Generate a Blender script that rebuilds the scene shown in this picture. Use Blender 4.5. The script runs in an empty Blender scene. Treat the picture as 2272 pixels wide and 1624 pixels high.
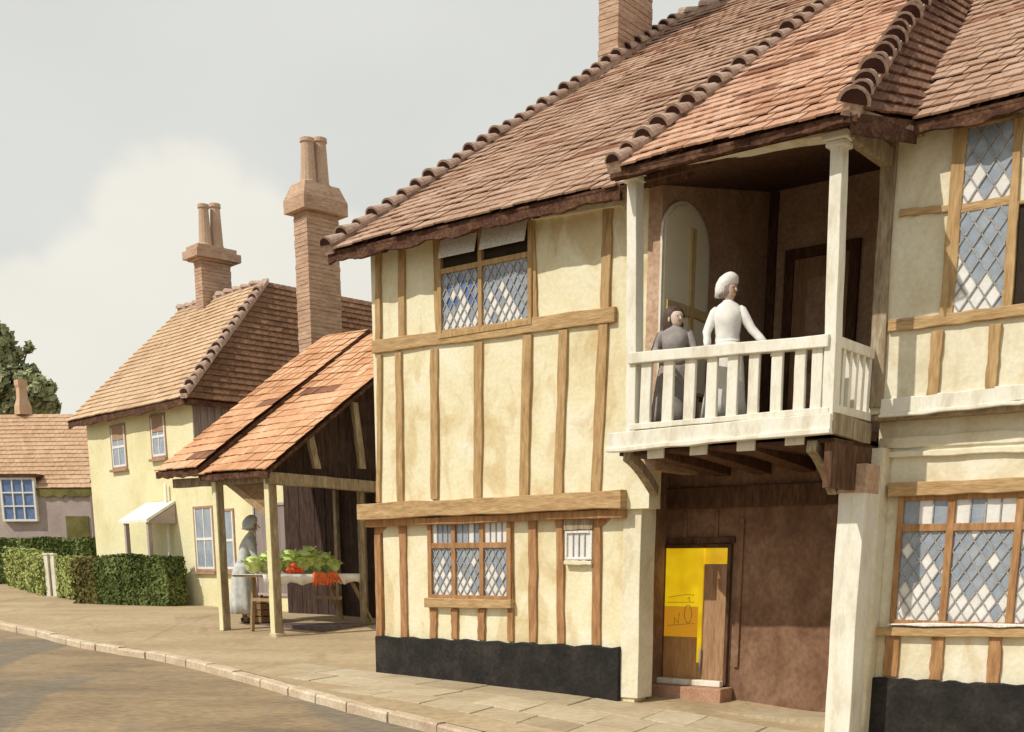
import bpy, math, random
from math import sin, cos, tan, pi, radians, sqrt
from mathutils import Vector, Matrix
R = random.Random(7)
sc = bpy.context.scene
COL = sc.collection
# ------------------------------------------------------------------ camera
TH = radians(13.3); FPX = 2530.0; PX, PY = 1135.5, 1844.0
CAM = Vector((0, 0, 1.6))
FW = Vector((0, cos(TH), -sin(TH))); UP = Vector((0, sin(TH), cos(TH))); RT = Vector((1, 0, 0))
def ray(x, y): return RT*((x-PX)/FPX) + UP*(-(y-PY)/FPX) + FW
cd = bpy.data.cameras.new("camera"); cam = bpy.data.objects.new("camera", cd); COL.objects.link(cam)
cam.location = CAM; cam.rotation_euler = (pi/2-TH, 0, 0)
cd.sensor_width = 36; cd.lens = FPX/2271*36; cd.shift_y = (PY-812)/2271; cd.clip_end = 3000; cd.clip_start = .1
sc.camera = cam
# ------------------------------------------------------------------ terrain height by distance up the street
TK = [(-60, -.45), (5, -.6), (8, -.5), (12, -.22), (13.7, -.02), (16.1, .08), (21, .27), (24, .5), (30, .55), (40, .9), (60, 1.4), (400, 2.0), (900, 2.2)]
def hz(y):
    if y <= TK[0][0]: return TK[0][1]
    for (a, za), (b, zb) in zip(TK, TK[1:]):
        if y <= b: return za+(zb-za)*(y-a)/(b-a)
    return TK[-1][1]
def ground_hit(x, y, dz=0):
    d = ray(x, y); t = 2.0
    while t < 300:
        p = CAM+d*t
        if p.z <= hz(p.y)+dz: return p
        t += .02
    return CAM+d*300
# ------------------------------------------------------------------ frames
class Frame:
    def __init__(s, ox, oy, ex, ey):
        n = sqrt(ex*ex+ey*ey); s.O = Vector((ox, oy, 0)); s.e = Vector((ex/n, ey/n, 0)); s.w = Vector((-ey/n, ex/n, 0))
    def P(s, a, w, z): return s.O+s.e*a+s.w*w+Vector((0, 0, z))
    def hit(s, x, y, w=0):          # pixel -> (a, z) on facade plane at inward offset w
        d = ray(x, y); t = (w-(CAM-s.O).dot(s.w))/d.dot(s.w); p = CAM+d*t; return (p-s.O).dot(s.e), p.z
    def hits(s, x, y, a):           # pixel -> (w, z) on the side plane a
        d = ray(x, y); t = (a-(CAM-s.O).dot(s.e))/d.dot(s.e); p = CAM+d*t; return (p-s.O).dot(s.w), p.z
    def loc(s, p): q = p-s.O; return q.dot(s.e), q.dot(s.w), p.z
def mpp(p): return (Vector(p)-CAM).dot(FW)/FPX     # metres per pixel at a point
F = Frame(1.24, 13.7, .788, -.616)
YF = Frame(-7.86, 29, .682, -.731)
CF = Frame(-15.8, 44, 1, -.06)
# ------------------------------------------------------------------ materials
def lin(c): return tuple(((v/255+.055)/1.055)**2.4 if v > 10 else v/255/12.92 for v in c)
def new_mat(name):
    m = bpy.data.materials.new(name); m.use_nodes = True; nt = m.node_tree
    return m, nt, nt.nodes['Principled BSDF']
def ramp(nt, stops, interp='LINEAR'):
    r = nt.nodes.new('ShaderNodeValToRGB'); r.color_ramp.interpolation = interp
    el = r.color_ramp.elements
    while len(el) < len(stops): el.new(.5)
    for e_, (p, c) in zip(el, stops): e_.position = p; e_.color = (*c, 1)
    return r
def mat(name, cols, scale=2.0, stretch=(1, 1, 1), rough=.85, bump=.3, bscale=40, fine=.25, attr=False, detail=6, rot=(0, 0, 0), spec=.25, bdist=.01, warp=0, stain=None):
    """procedural: broad noise through a colour ramp, fine noise multiplied over it, bump; optional per-tile attribute"""
    m, nt, b = new_mat(name); N = nt.nodes; L = nt.links
    tc = N.new('ShaderNodeTexCoord'); mp = N.new('ShaderNodeMapping'); mp.inputs['Scale'].default_value = stretch; mp.inputs['Rotation'].default_value = rot
    L.new(tc.outputs['Object'], mp.inputs[0])
    n1 = N.new('ShaderNodeTexNoise'); n1.inputs['Scale'].default_value = scale; n1.inputs['Detail'].default_value = detail; n1.inputs['Roughness'].default_value = .6; n1.inputs['Distortion'].default_value = warp
    L.new(mp.outputs[0], n1.inputs[0])
    k = len(cols); stops = [(.3+.4*i/max(1, k-1), c) for i, c in enumerate(cols)]
    r = ramp(nt, stops); 
    if attr:
        at = N.new('ShaderNodeAttribute'); at.attribute_name = 'rnd'
        mx = N.new('ShaderNodeMix'); mx.inputs[0].default_value = .30
        L.new(n1.outputs[0], mx.inputs[2]); L.new(at.outputs['Fac'], mx.inputs[3]); L.new(mx.outputs[0], r.inputs[0])
    else: L.new(n1.outputs[0], r.inputs[0])
    base_out = r.outputs[0]
    if stain:
        m3 = N.new('ShaderNodeMapping'); m3.inputs['Scale'].default_value = stain[1]; m3.inputs['Location'].default_value = (3.1, 1.7, .4); L.new(tc.outputs['Object'], m3.inputs[0])
        n3 = N.new('ShaderNodeTexNoise'); n3.inputs['Scale'].default_value = stain[2]; n3.inputs['Detail'].default_value = 7; n3.inputs['Distortion'].default_value = 1.2; L.new(m3.outputs[0], n3.inputs[0])
        q3 = N.new('ShaderNodeMapRange'); q3.inputs[1].default_value = stain[3]; q3.inputs[2].default_value = stain[3]+.09; q3.inputs[4].default_value = stain[4]; L.new(n3.outputs[0], q3.inputs[0])
        x3 = N.new('ShaderNodeMix'); x3.data_type = 'RGBA'; x3.inputs[7].default_value = (*stain[0], 1); L.new(q3.outputs[0], x3.inputs[0]); L.new(base_out, x3.inputs[6]); base_out = x3.outputs[2]
    n2 = N.new('ShaderNodeTexNoise'); n2.inputs['Scale'].default_value = bscale; n2.inputs['Detail'].default_value = 5
    L.new(mp.outputs[0], n2.inputs[0])
    mr = N.new('ShaderNodeMapRange'); mr.inputs[1].default_value = .3; mr.inputs[2].default_value = .7; mr.inputs[3].default_value = 1-fine; mr.inputs[4].default_value = 1+fine*.5
    L.new(n2.outputs[0], mr.inputs[0])
    mu = N.new('ShaderNodeMix'); mu.data_type = 'RGBA'; mu.blend_type = 'MULTIPLY'; mu.inputs[0].default_value = 1
    L.new(base_out, mu.inputs[6]); L.new(mr.outputs[0], mu.inputs[7]); L.new(mu.outputs[2], b.inputs['Base Color'])
    b.inputs['Roughness'].default_value = rough; b.inputs['Specular IOR Level'].default_value = spec
    if bump:
        bp = N.new('ShaderNodeBump'); bp.inputs['Strength'].default_value = bump; bp.inputs['Distance'].default_value = bdist
        L.new(n2.outputs[0], bp.inputs['Height']); L.new(bp.outputs[0], b.inputs['Normal'])
    return m
M = {}
M['plaster'] = mat('plaster', [(.62, .50, .28), (.76, .69, .46), (.80, .75, .54), (.83, .80, .65)], 1.3, rough=.95, bump=.22, bscale=22, fine=.08, warp=.8, bdist=.02, stain=((.60, .44, .22), (1.2, 1.2, .55), 1.6, .53, .5))
M['plaster_pale'] = mat('plaster_pale', [(.64, .56, .38), (.76, .71, .54), (.82, .79, .65)], 1.5, rough=.95, bump=.22, bscale=22, fine=.08, warp=.8, bdist=.02, stain=((.58, .46, .27), (1.2, 1.2, .55), 1.6, .54, .5))
M['plaster_far'] = mat('plaster_far', [(.66, .60, .35), (.76, .71, .44), (.80, .76, .52)], .8, rough=.95, bump=.2, bscale=14, fine=.08)
M['timber'] = mat('timber', [(.34, .21, .095), (.46, .30, .14), (.55, .38, .19)], 3, (6, 6, 1), rough=.8, bump=.6, bscale=9, fine=.2)
M['timber_h'] = mat('timber_h', [(.35, .215, .095), (.47, .31, .15), (.57, .40, .21)], 3, (1.2, 1.2, 8), rough=.8, bump=.6, bscale=9, fine=.2)
M['timber_red'] = mat('timber_red', [(.28, .14, .06), (.39, .21, .095), (.50, .29, .14)], 3, (6, 6, 1), rough=.8, bump=.6, bscale=9, fine=.2)
M['paint'] = mat('white_paint', [(.62, .57, .45), (.78, .75, .64), (.83, .81, .73)], 2.2, (3, 3, 1), rough=.6, bump=.25, bscale=18, fine=.08)
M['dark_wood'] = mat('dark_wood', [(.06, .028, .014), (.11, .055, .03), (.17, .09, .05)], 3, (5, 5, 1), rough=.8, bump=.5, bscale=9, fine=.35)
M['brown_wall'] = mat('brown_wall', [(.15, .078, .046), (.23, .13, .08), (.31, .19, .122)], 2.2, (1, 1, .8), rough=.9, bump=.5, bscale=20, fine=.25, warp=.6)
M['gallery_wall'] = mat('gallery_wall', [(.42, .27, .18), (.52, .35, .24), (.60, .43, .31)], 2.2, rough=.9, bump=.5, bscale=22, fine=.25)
M['grey_wood'] = mat('grey_wood', [(.22, .16, .10), (.33, .26, .17), (.45, .38, .27)], 3, (5, 5, 1), rough=.85, bump=.5, bscale=10, fine=.3)
M['plinth'] = mat('plinth', [(.013, .012, .011), (.024, .021, .019), (.045, .039, .034)], 3, rough=.8, bump=.7, bscale=22, fine=.35)
M['tile_brown'] = mat('tile_brown', [(.30, .17, .11), (.40, .25, .17), (.455, .30, .215), (.52, .365, .275)], 1.1, rough=.9, bump=.4, bscale=30, fine=.25, attr=True)
M['tile_orange'] = mat('tile_orange', [(.40, .20, .12), (.50, .285, .185), (.56, .34, .235), (.62, .42, .31)], 1.1, rough=.9, bump=.4, bscale=30, fine=.25, attr=True)
M['tile_shed'] = mat('tile_shed', [(.46, .225, .115), (.58, .31, .165), (.65, .375, .215), (.70, .46, .29)], .9, rough=.9, bump=.4, bscale=22, fine=.2, attr=True)
M['tile_hip_shade'] = mat('tile_hip_shade', [(.12, .055, .033), (.20, .10, .062), (.29, .16, .10)], 1.1, rough=.9, bump=.4, bscale=30, fine=.25, attr=True)  # shade of the hip side put into a darker tile colour
M['tile_fleck'] = mat('tile_fleck', [(.17, .07, .04), (.25, .115, .07), (.32, .16, .10)], 3, rough=.9, bump=.4, bscale=30, fine=.25)
M['tile_far'] = mat('tile_far', [(.48, .32, .20), (.60, .43, .28), (.66, .49, .33)], .7, rough=.9, bump=.3, bscale=12, fine=.15, attr=True)
M['tile_side_shade'] = mat('tile_side_shade', [(.14, .07, .035), (.21, .11, .06), (.28, .155, .09)], .8, rough=.9, bump=.4, bscale=14, fine=.3, attr=True)  # side slope of the yellow house: its shade is in the tile colour
M['tile_pink'] = mat('tile_pink', [(.45, .28, .17), (.54, .36, .23), (.59, .42, .28)], .6, rough=.9, bump=.3, bscale=8, fine=.15, attr=True)
M['ridge_tile'] = mat('ridge_tile', [(.38, .25, .19), (.46, .33, .255), (.52, .39, .31)], 3, rough=.9, bump=.5, bscale=20, fine=.3)
M['mouth_shade'] = mat('mouth_shade', [(.035, .012, .008), (.06, .022, .014)], 5, rough=.95, bump=.3)  # near-black cap, painted shade of the hollow tile end
M['eave'] = mat('eave_wood', [(.055, .022, .014), (.10, .045, .026), (.17, .09, .05)], 3, (2, 2, 3), rough=.9, bump=.6, bscale=12, fine=.4)
M['brick'] = mat('chimney_brick', [(.40, .25, .17), (.50, .34, .24), (.57, .41, .30)], 1.6, (1, 1, 5), rough=.95, bump=.6, bscale=9, fine=.3)
M['pot'] = mat('chimney_pot', [(.48, .33, .23), (.58, .42, .31)], 3, rough=.9, bump=.2)
M['stone'] = mat('kerb_stone', [(.46, .35, .24), (.58, .47, .34), (.68, .59, .45)], 2.0, rough=.9, bump=.4, bscale=24, fine=.2)
M['flag'] = mat('flagstone', [(.34, .265, .17), (.46, .375, .25), (.56, .48, .34)], 1.0, (.5, 1.6, 1), rough=.95, bump=.4, bscale=18, fine=.2, rot=(0, 0, radians(20)), attr=True)
M['path'] = mat('pavement', [(.36, .27, .165), (.44, .335, .205), (.50, .395, .26)], .5, (.6, 1.5, 1), rough=.98, bump=.5, bscale=14, fine=.22, stain=((.29, .21, .125), (1, .3, 1), 1.1, .56, .45))
M['road'] = mat('road', [(.14, .115, .085), (.26, .19, .115), (.34, .25, .15), (.17, .145, .115)], .42, (.5, 1.6, 1), rough=.98, bump=.6, bscale=16, fine=.28, rot=(0, 0, radians(-35)), warp=.6, stain=((.19, .165, .13), (.7, .25, 1), .6, .5, .75))
M['ground'] = mat('earth', [(.16, .13, .07), (.24, .18, .10)], .3, rough=1, bump=.3, bscale=5)
M['mauve'] = mat('mauve_render', [(.33, .26, .25), (.42, .34, .32), (.47, .39, .36)], .7, rough=.95, bump=.2, bscale=9, fine=.1)
M['grey_board'] = mat('grey_board', [(.22, .18, .17), (.33, .28, .27)], 2, (7, 7, .3), rough=.9, bump=.5, bscale=5, fine=.3)
M['black'] = mat('dark_inside', [(.025, .018, .012), (.05, .036, .02)], 2, rough=.9, bump=0)
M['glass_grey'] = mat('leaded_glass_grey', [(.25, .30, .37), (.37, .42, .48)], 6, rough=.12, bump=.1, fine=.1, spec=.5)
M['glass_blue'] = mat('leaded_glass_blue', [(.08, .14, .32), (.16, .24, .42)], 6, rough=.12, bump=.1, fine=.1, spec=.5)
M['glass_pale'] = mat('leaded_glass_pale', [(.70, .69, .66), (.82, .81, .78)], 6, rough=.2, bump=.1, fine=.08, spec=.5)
M['lead'] = mat('window_lead', [(.30, .29, .28), (.42, .41, .40)], 8, rough=.5, bump=0)
M['pane_pink'] = mat('reeded_glass_pink', [(.55, .43, .36), (.66, .56, .49)], 4, (12, 12, 1), rough=.25, bump=.3, bscale=5)
M['white'] = mat('window_white', [(.74, .72, .66), (.84, .82, .78)], 3, rough=.5, bump=.05)
M['sash'] = mat('sash_brown', [(.34, .20, .13), (.44, .29, .20)], 3, rough=.8, bump=.2)
M['skin'] = mat('skin', [(.55, .36, .27), (.66, .46, .36)], 8, rough=.6, bump=.05, fine=.05)
M['skin_pale'] = mat('pale_skin', [(.66, .50, .42), (.76, .62, .53)], 8, rough=.6, bump=.05, fine=.05)
M['hair'] = mat('dark_hair', [(.07, .045, .035), (.13, .09, .075)], 10, (1, 1, .2), rough=.6, bump=.4)
M['cloth_white'] = mat('cloth_white', [(.74, .72, .68), (.84, .83, .80)], 4, rough=.95, bump=.4, bscale=14, fine=.1)
M['cloth_grey'] = mat('cloth_grey', [(.24, .21, .20), (.36, .32, .31)], 5, rough=.95, bump=.4, bscale=14, fine=.15)
M['cloth_blue'] = mat('cloth_bluegrey', [(.46, .48, .47), (.62, .64, .62)], 5, rough=.95, bump=.4, bscale=14, fine=.15)
M['shoe'] = mat('shoe', [(.05, .03, .025), (.09, .06, .045)], 5, rough=.5, bump=.1)
M['cabbage'] = mat('cabbage', [(.36, .48, .13), (.54, .66, .22), (.72, .80, .46)], 9, rough=.6, bump=.7, bscale=20, fine=.2)
M['carrot'] = mat('carrot', [(.62, .10, .03), (.78, .19, .05)], 9, rough=.5, bump=.3, bscale=30)
M['tomato'] = mat('tomato', [(.62, .06, .02), (.74, .11, .04)], 6, rough=.35, bump=.05)
M['carrot_top'] = mat('carrot_leaves', [(.14, .25, .06), (.3, .42, .14)], 9, rough=.8, bump=.3)
M['trestle'] = mat('trestle_wood', [(.30, .20, .11), (.42, .30, .18)], 3, (4, 4, 1), rough=.85, bump=.4, bscale=12)
M['crate'] = mat('crate_wood', [(.20, .12, .06), (.30, .19, .10)], 3, (1, 1, 4), rough=.85, bump=.4, bscale=12)
M['fence'] = mat('green_fence', [(.20, .22, .065), (.34, .36, .12), (.43, .44, .17)], 1.4, (4, 4, .6), rough=.9, bump=.5, bscale=8, fine=.25)
M['leaf'] = mat('hedge_leaf', [(.06, .09, .022), (.12, .16, .045), (.22, .26, .09)], 1.2, rough=.9, bump=0, fine=.2, bscale=8)
M['leaf_brown'] = mat('hedge_leaf_olive', [(.09, .09, .03), (.16, .14, .045), (.22, .19, .07)], 1.5, rough=.9, bump=0, fine=.2, bscale=8)
M['tree_leaf'] = mat('tree_leaf', [(.22, .24, .12), (.32, .34, .18), (.42, .43, .25)], .35, rough=.9, bump=0, fine=.2, bscale=3)
M['bark'] = mat('bark', [(.10, .07, .045), (.18, .13, .08)], 4, rough=.95, bump=.5)
M['pipe'] = mat('lead_pipe', [(.25, .22, .17), (.36, .32, .26)], 4, rough=.7, bump=.2)
M['leaf_light'] = mat('hedge_leaf_light', [(.22, .26, .07), (.36, .40, .13), (.50, .53, .22)], 1.2, rough=.9, bump=0, fine=.2, bscale=8)
M['shed_shade'] = mat('shaded_boards', [(.035, .02, .016), (.06, .036, .028), (.09, .058, .042)], 3, (5, 5, 1), rough=.9, bump=.5, bscale=9, fine=.35)  # near-black boards: the shed's inner shade put into their colour
M['shed_floor'] = mat('shed_floor', [(.13, .10, .10), (.20, .15, .15)], 3, rough=.9, bump=.3, bscale=9)  # floor colour darkened to carry the shade under the roof
M['arch_cream'] = mat('arch_cream', [(.80, .74, .52), (.86, .82, .66)], 2, rough=.9, bump=.1, fine=.05)
M['door_warm'] = mat('warm_door_panel', [(.40, .20, .07), (.50, .27, .11), (.56, .34, .15)], 2.5, (4, 4, .6), rough=.6, bump=.3, bscale=10, fine=.15)  # orange-brown tint carries the painted glow fade down the door
M['ochre_beam'] = mat('ochre_beam', [(.52, .38, .16), (.64, .50, .26)], 3, (5, 5, 1), rough=.85, bump=.4, bscale=10)
M['step'] = mat('brick_step', [(.40, .22, .14), (.50, .30, .20)], 4, rough=.9, bump=.4)
M['door'] = mat('brown_door', [(.30, .165, .085), (.38, .225, .125), (.45, .28, .165)], 2.5, (4, 4, .6), rough=.6, bump=.4, bscale=10, fine=.2)
m, nt, b = new_mat('yellow_lit_glass')   # emissive pane in the street door, standing for a lit room behind
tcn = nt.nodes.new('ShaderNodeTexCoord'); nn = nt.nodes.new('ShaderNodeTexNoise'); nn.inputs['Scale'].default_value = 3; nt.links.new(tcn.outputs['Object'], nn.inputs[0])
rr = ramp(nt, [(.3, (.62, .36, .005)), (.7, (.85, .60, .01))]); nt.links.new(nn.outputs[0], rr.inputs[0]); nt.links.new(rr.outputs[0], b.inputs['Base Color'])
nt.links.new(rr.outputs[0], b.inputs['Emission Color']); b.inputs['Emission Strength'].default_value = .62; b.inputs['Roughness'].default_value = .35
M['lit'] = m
m, nt, b = new_mat('amber_glow_fade')  # amber step painting the yellow glow's fade towards brown
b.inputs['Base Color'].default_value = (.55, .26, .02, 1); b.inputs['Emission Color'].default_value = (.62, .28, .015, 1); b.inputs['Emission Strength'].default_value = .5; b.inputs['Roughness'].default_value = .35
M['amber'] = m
# ------------------------------------------------------------------ object helpers
def tag(o, label=None, cat=None, group=None, kind=None):
    if label: o['label'] = label
    if cat: o['category'] = cat
    if group: o['group'] = group
    if kind: o['kind'] = kind
    return o
def thing(name, loc, label, cat, group=None):
    o = bpy.data.objects.new(name, None); COL.objects.link(o); o.location = loc; o.empty_display_size = .2
    o['org'] = list(loc); return tag(o, label, cat, group)
def org(o):
    while o.parent: o = o.parent
    return Vector(o.location)
class MB:
    def __init__(s): s.v = []; s.f = []; s.mi = []; s.r = []
    def add(s, vs, fs, mi=0, rnd=None):
        b = len(s.v); s.v += [Vector(v) for v in vs]
        q = R.random() if rnd is None else rnd
        for f in fs: s.f.append([b+i for i in f]); s.mi.append(mi); s.r.append(q)
        return s
    def box8(s, p, mi=0, rnd=None):   # p: 4 bottom then 4 top, ccw
        return s.add(p, [(3, 2, 1, 0), (4, 5, 6, 7), (0, 1, 5, 4), (1, 2, 6, 5), (2, 3, 7, 6), (3, 0, 4, 7)], mi, rnd)
    def fbox(s, fr, a0, a1, w0, w1, z0, z1, mi=0, rnd=None):
        P = fr.P; return s.box8([P(a0, w0, z0), P(a1, w0, z0), P(a1, w1, z0), P(a0, w1, z0), P(a0, w0, z1), P(a1, w0, z1), P(a1, w1, z1), P(a0, w1, z1)], mi, rnd)
    def beam(s, p0, p1, side, width, depthv, seg=6, jit=.006, mi=0):
        """bar from p0 to p1; side = unit width direction, depthv = full depth vector"""
        p0, p1 = Vector(p0), Vector(p1); n = seg+1; rings = []
        for i in range(n):
            t = i/seg; c = p0.lerp(p1, t); hw = width/2
            j = [R.uniform(-jit, jit) for _ in range(4)]
            a = side*(hw+j[0]); b_ = side*(-hw+j[1])
            rings.append([c+b_, c+a, c+a*.97+depthv, c+b_*.97+depthv])
        vs = [v for r in rings for v in r]; fs = [(0, 1, 2, 3), tuple(4*seg+k for k in (3, 2, 1, 0))]
        for i in range(seg):
            for k in range(4):
                k2 = (k+1) % 4; fs.append((4*i+k, 4*(i+1)+k, 4*(i+1)+k2, 4*i+k2))
        return s.add(vs, fs, mi)
    def tube(s, pts, rad, seg=10, mi=0, cap=True):
        pts = [Vector(p) for p in pts]; rads = rad if isinstance(rad, (list, tuple)) else [rad]*len(pts); vs = []
        for i, p in enumerate(pts):
            d = (pts[min(i+1, len(pts)-1)]-pts[max(i-1, 0)]).normalized()
            u = d.orthogonal().normalized() if abs(d.z) > .9 else d.cross(Vector((0, 0, 1))).normalized(); v = d.cross(u)
            for k in range(seg): a = 2*pi*k/seg; vs.append(p+(u*cos(a)+v*sin(a))*rads[i])
        fs = [(i*seg+k, i*seg+(k+1) % seg, (i+1)*seg+(k+1) % seg, (i+1)*seg+k) for i in range(len(pts)-1) for k in range(seg)]
        if cap: fs += [tuple(range(seg))[::-1], tuple((len(pts)-1)*seg+k for k in range(seg))]
        return s.add(vs, fs, mi)
    def loft(s, rings, seg=16, mi=0, cap=True):   # rings: (centre, rx vec, ry vec)
        vs = []
        for c, a, b_ in rings:
            for k in range(seg): t = 2*pi*k/seg; vs.append(Vector(c)+a*cos(t)+b_*sin(t))
        n = len(rings); fs = [(i*seg+k, i*seg+(k+1) % seg, (i+1)*seg+(k+1) % seg, (i+1)*seg+k) for i in range(n-1) for k in range(seg)]
        if cap: fs += [tuple(range(seg))[::-1], tuple((n-1)*seg+k for k in range(seg))]
        return s.add(vs, fs, mi)
    def ball(s, c, rx, ry=None, rz=None, seg=14, rings=9, mi=0, jit=0, ux=Vector((1, 0, 0)), uy=Vector((0, 1, 0))):
        ry = ry or rx; rz = rz or rx; c = Vector(c); uz = ux.cross(uy); L = []
        for i in range(rings+1):
            ph = pi*i/rings; r = max(.02, sin(ph)); j = 1+R.uniform(-jit, jit)
            L.append((c-uz*rz*cos(ph), ux*rx*r*j, uy*ry*r*j))
        return s.loft(L, seg, mi)
    def build(s, name, mats, parent=None, smooth=False, bevel=0, sub=0, kind=None):
        o0 = org(parent) if parent else Vector((0, 0, 0))
        me = bpy.data.meshes.new(name); me.from_pydata([v-o0 for v in s.v], [], s.f); 
        if not isinstance(mats, (list, tuple)): mats = [mats]
        for m_ in mats: me.materials.append(M[m_] if isinstance(m_, str) else m_)
        for p, i in zip(me.polygons, s.mi): p.material_index = i; p.use_smooth = smooth
        at = me.attributes.new('rnd', 'FLOAT', 'FACE')
        for d, q in zip(at.data, s.r): d.value = q
        me.update(); import bmesh
        bm = bmesh.new(); bm.from_mesh(me); bmesh.ops.recalc_face_normals(bm, faces=bm.faces); bm.to_mesh(me); bm.free()
        o = bpy.data.objects.new(name, me); COL.objects.link(o)
        if parent: o.parent = parent
        if kind: o['kind'] = kind
        if bevel:
            md = o.modifiers.new('bevel', 'BEVEL'); md.width = bevel; md.segments = 2; md.limit_method = 'ANGLE'
        if sub:
            md = o.modifiers.new('sub', 'SUBSURF'); md.levels = sub; md.render_levels = sub
        return o
def tpx(fr, w, p0, p1, wpx, proj=.035, name='stud', m='timber', parent=None, back=.03, jit=.008, seg=7, lab=None):
    """a timber drawn between two pixels on the facade plane w, standing proj metres proud"""
    a0, z0 = fr.hit(*p0, w); a1, z1 = fr.hit(*p1, w)
    A, B = fr.P(a0, w+back, z0), fr.P(a1, w+back, z1); d = (B-A).normalized(); side = d.cross(fr.w).normalized()
    wid = wpx*mpp((A+B)/2)
    if abs(d.z) < .5: wid *= 1
    else:  wid = wpx*mpp((A+B)/2)/max(.3, abs(fr.e.x)-0)   # foreshortened width
    o = MB().beam(A, B, side, wid, -fr.w*(proj+back), seg, jit).build(name, m, parent, bevel=.008)
    if lab: o['label'] = lab
    return o
def quad_prism(fr, pts_az, w0, w1, name, m, parent, bevel=0, smooth=False):
    n = len(pts_az); vs = [fr.P(a, w0, z) for a, z in pts_az]+[fr.P(a, w1, z) for a, z in pts_az]
    fs = [tuple(range(n)), tuple(range(2*n-1, n-1, -1))]+[(i, (i+1) % n, n+(i+1) % n, n+i) for i in range(n)]
    return MB().add(vs, fs).build(name, m, parent, bevel=bevel)
def subdiv_wall(fr, a0, a1, z0f, z1f, w, thick, name, m, parent, n=24, k=14, amp=.008):
    """slightly uneven plaster sheet with thickness"""
    mb = MB(); vs = []
    for j in range(k+1):
        for i in range(n+1):
            t = i/n; a = a0+(a1-a0)*t; z = z0f(t)+(z1f(t)-z0f(t))*j/k
            q = amp*(sin(a*3.1+z*1.7)+sin(a*1.3-z*2.9+1))*.5
            if i in (0, n): q = 0
            vs.append(fr.P(a, w+q, z))
    N1 = len(vs); vs += [fr.P(a0+(a1-a0)*i/n, w+thick, z0f(i/n)+(z1f(i/n)-z0f(i/n))*j/k) for j in range(k+1) for i in range(n+1)]
    fs = []
    for j in range(k):
        for i in range(n):
            p = j*(n+1)+i; fs.append((p, p+1, p+n+2, p+n+1)); fs.append((N1+p+n+1, N1+p+n+2, N1+p+1, N1+p))
    for i in range(n): fs.append((i, N1+i, N1+i+1, i+1)); q = k*(n+1)+i; fs.append((q, q+1, N1+q+1, N1+q))
    for j in range(k): p = j*(n+1); fs.append((p, p+n+1, N1+p+n+1, N1+p)); p += n; fs.append((p, N1+p, N1+p+n+1, p+n+1))
    return mb.add(vs, fs).build(name, m, parent, smooth=False)
def clip(poly, a0, a1, z0, z1):
    for ax, lim, sg in ((0, a0, 1), (0, a1, -1), (1, z0, 1), (1, z1, -1)):
        out = []
        for i in range(len(poly)):
            p, q = poly[i-1], poly[i]; ip, iq = (p[ax]-lim)*sg >= 0, (q[ax]-lim)*sg >= 0
            if ip != iq:
                t = (lim-p[ax])/(q[ax]-p[ax]); out.append((p[0]+(q[0]-p[0])*t, p[1]+(q[1]-p[1])*t))
            if iq: out.append(q)
        poly = out
        if not poly: return []
    return poly
def area(p): return abs(sum(p[i-1][0]*p[i][1]-p[i][0]*p[i-1][1] for i in range(len(p))))/2
def leaded(fr, a0, a1, z0, z1, w, parent, dw=.16, dh=.24, blue=False, mode='diamond', darkfrac=.55, name='pane'):
    """leaded light: every quarry its own slightly tilted facet, lead cames proud of it"""
    mb = MB(); ld = MB(); mats = ['glass_grey', 'glass_blue', 'glass_pale', 'lead']
    def put(poly):
        poly = clip(poly, a0, a1, z0, z1)
        if len(poly) < 3 or area(poly) < 1e-4: return
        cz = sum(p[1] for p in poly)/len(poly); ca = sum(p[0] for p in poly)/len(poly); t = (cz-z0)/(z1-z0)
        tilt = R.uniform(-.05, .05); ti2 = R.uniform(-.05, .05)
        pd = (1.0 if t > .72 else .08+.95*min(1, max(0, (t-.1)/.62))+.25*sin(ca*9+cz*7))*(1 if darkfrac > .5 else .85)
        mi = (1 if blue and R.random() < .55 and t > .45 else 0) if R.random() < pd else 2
        mb.add([fr.P(a, w+(a-ca)*tilt+(z-cz)*ti2, z) for a, z in poly], [tuple(range(len(poly)))], mi)
    def came(p, q):
        c = clip_seg(p, q, a0, a1, z0, z1)
        if c: 
            A, B = fr.P(c[0][0], w-.004, c[0][1]), fr.P(c[1][0], w-.004, c[1][1])
            d = (B-A).normalized(); mb.beam(A, B, d.cross(fr.w).normalized(), .014, -fr.w*.009, 1, 0, 3)
    if mode == 'diamond':
        na = int((a1-a0)/dw)+3; nz = int((z1-z0)/dh)+3
        for i in range(-1, na):
            for j in range(-1, nz*2):
                ca = a0+(i+(.5 if j % 2 else 0))*dw; cz = z0+j*dh/2
                put([(ca-dw/2, cz), (ca, cz-dh/2), (ca+dw/2, cz), (ca, cz+dh/2)])
        k = dh/dw; span = (a1-a0)+(z1-z0)/k
        for i in range(-int(span/dw)-3, int(span/dw)+4):
            c = a0+i*dw+dw/2
            came((c, z0), (c+(z1-z0)/k, z1)); came((c, z0), (c-(z1-z0)/k, z1))
    else:
        n = max(2, round((a1-a0)/dw))
        for i in range(n):
            x0 = a0+(a1-a0)*i/n; x1 = a0+(a1-a0)*(i+1)/n
            mb.add([fr.P(x0, w, z0), fr.P(x1, w, z0), fr.P(x1, w, z1), fr.P(x0, w, z1)], [(0, 1, 2, 3)], R.choice([0, 0, 2]) if mode == 'reed' else 2)
            if i: came((x0, z0+.001), (x0, z1-.001))
    return mb.build(name, mats, parent)
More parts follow.
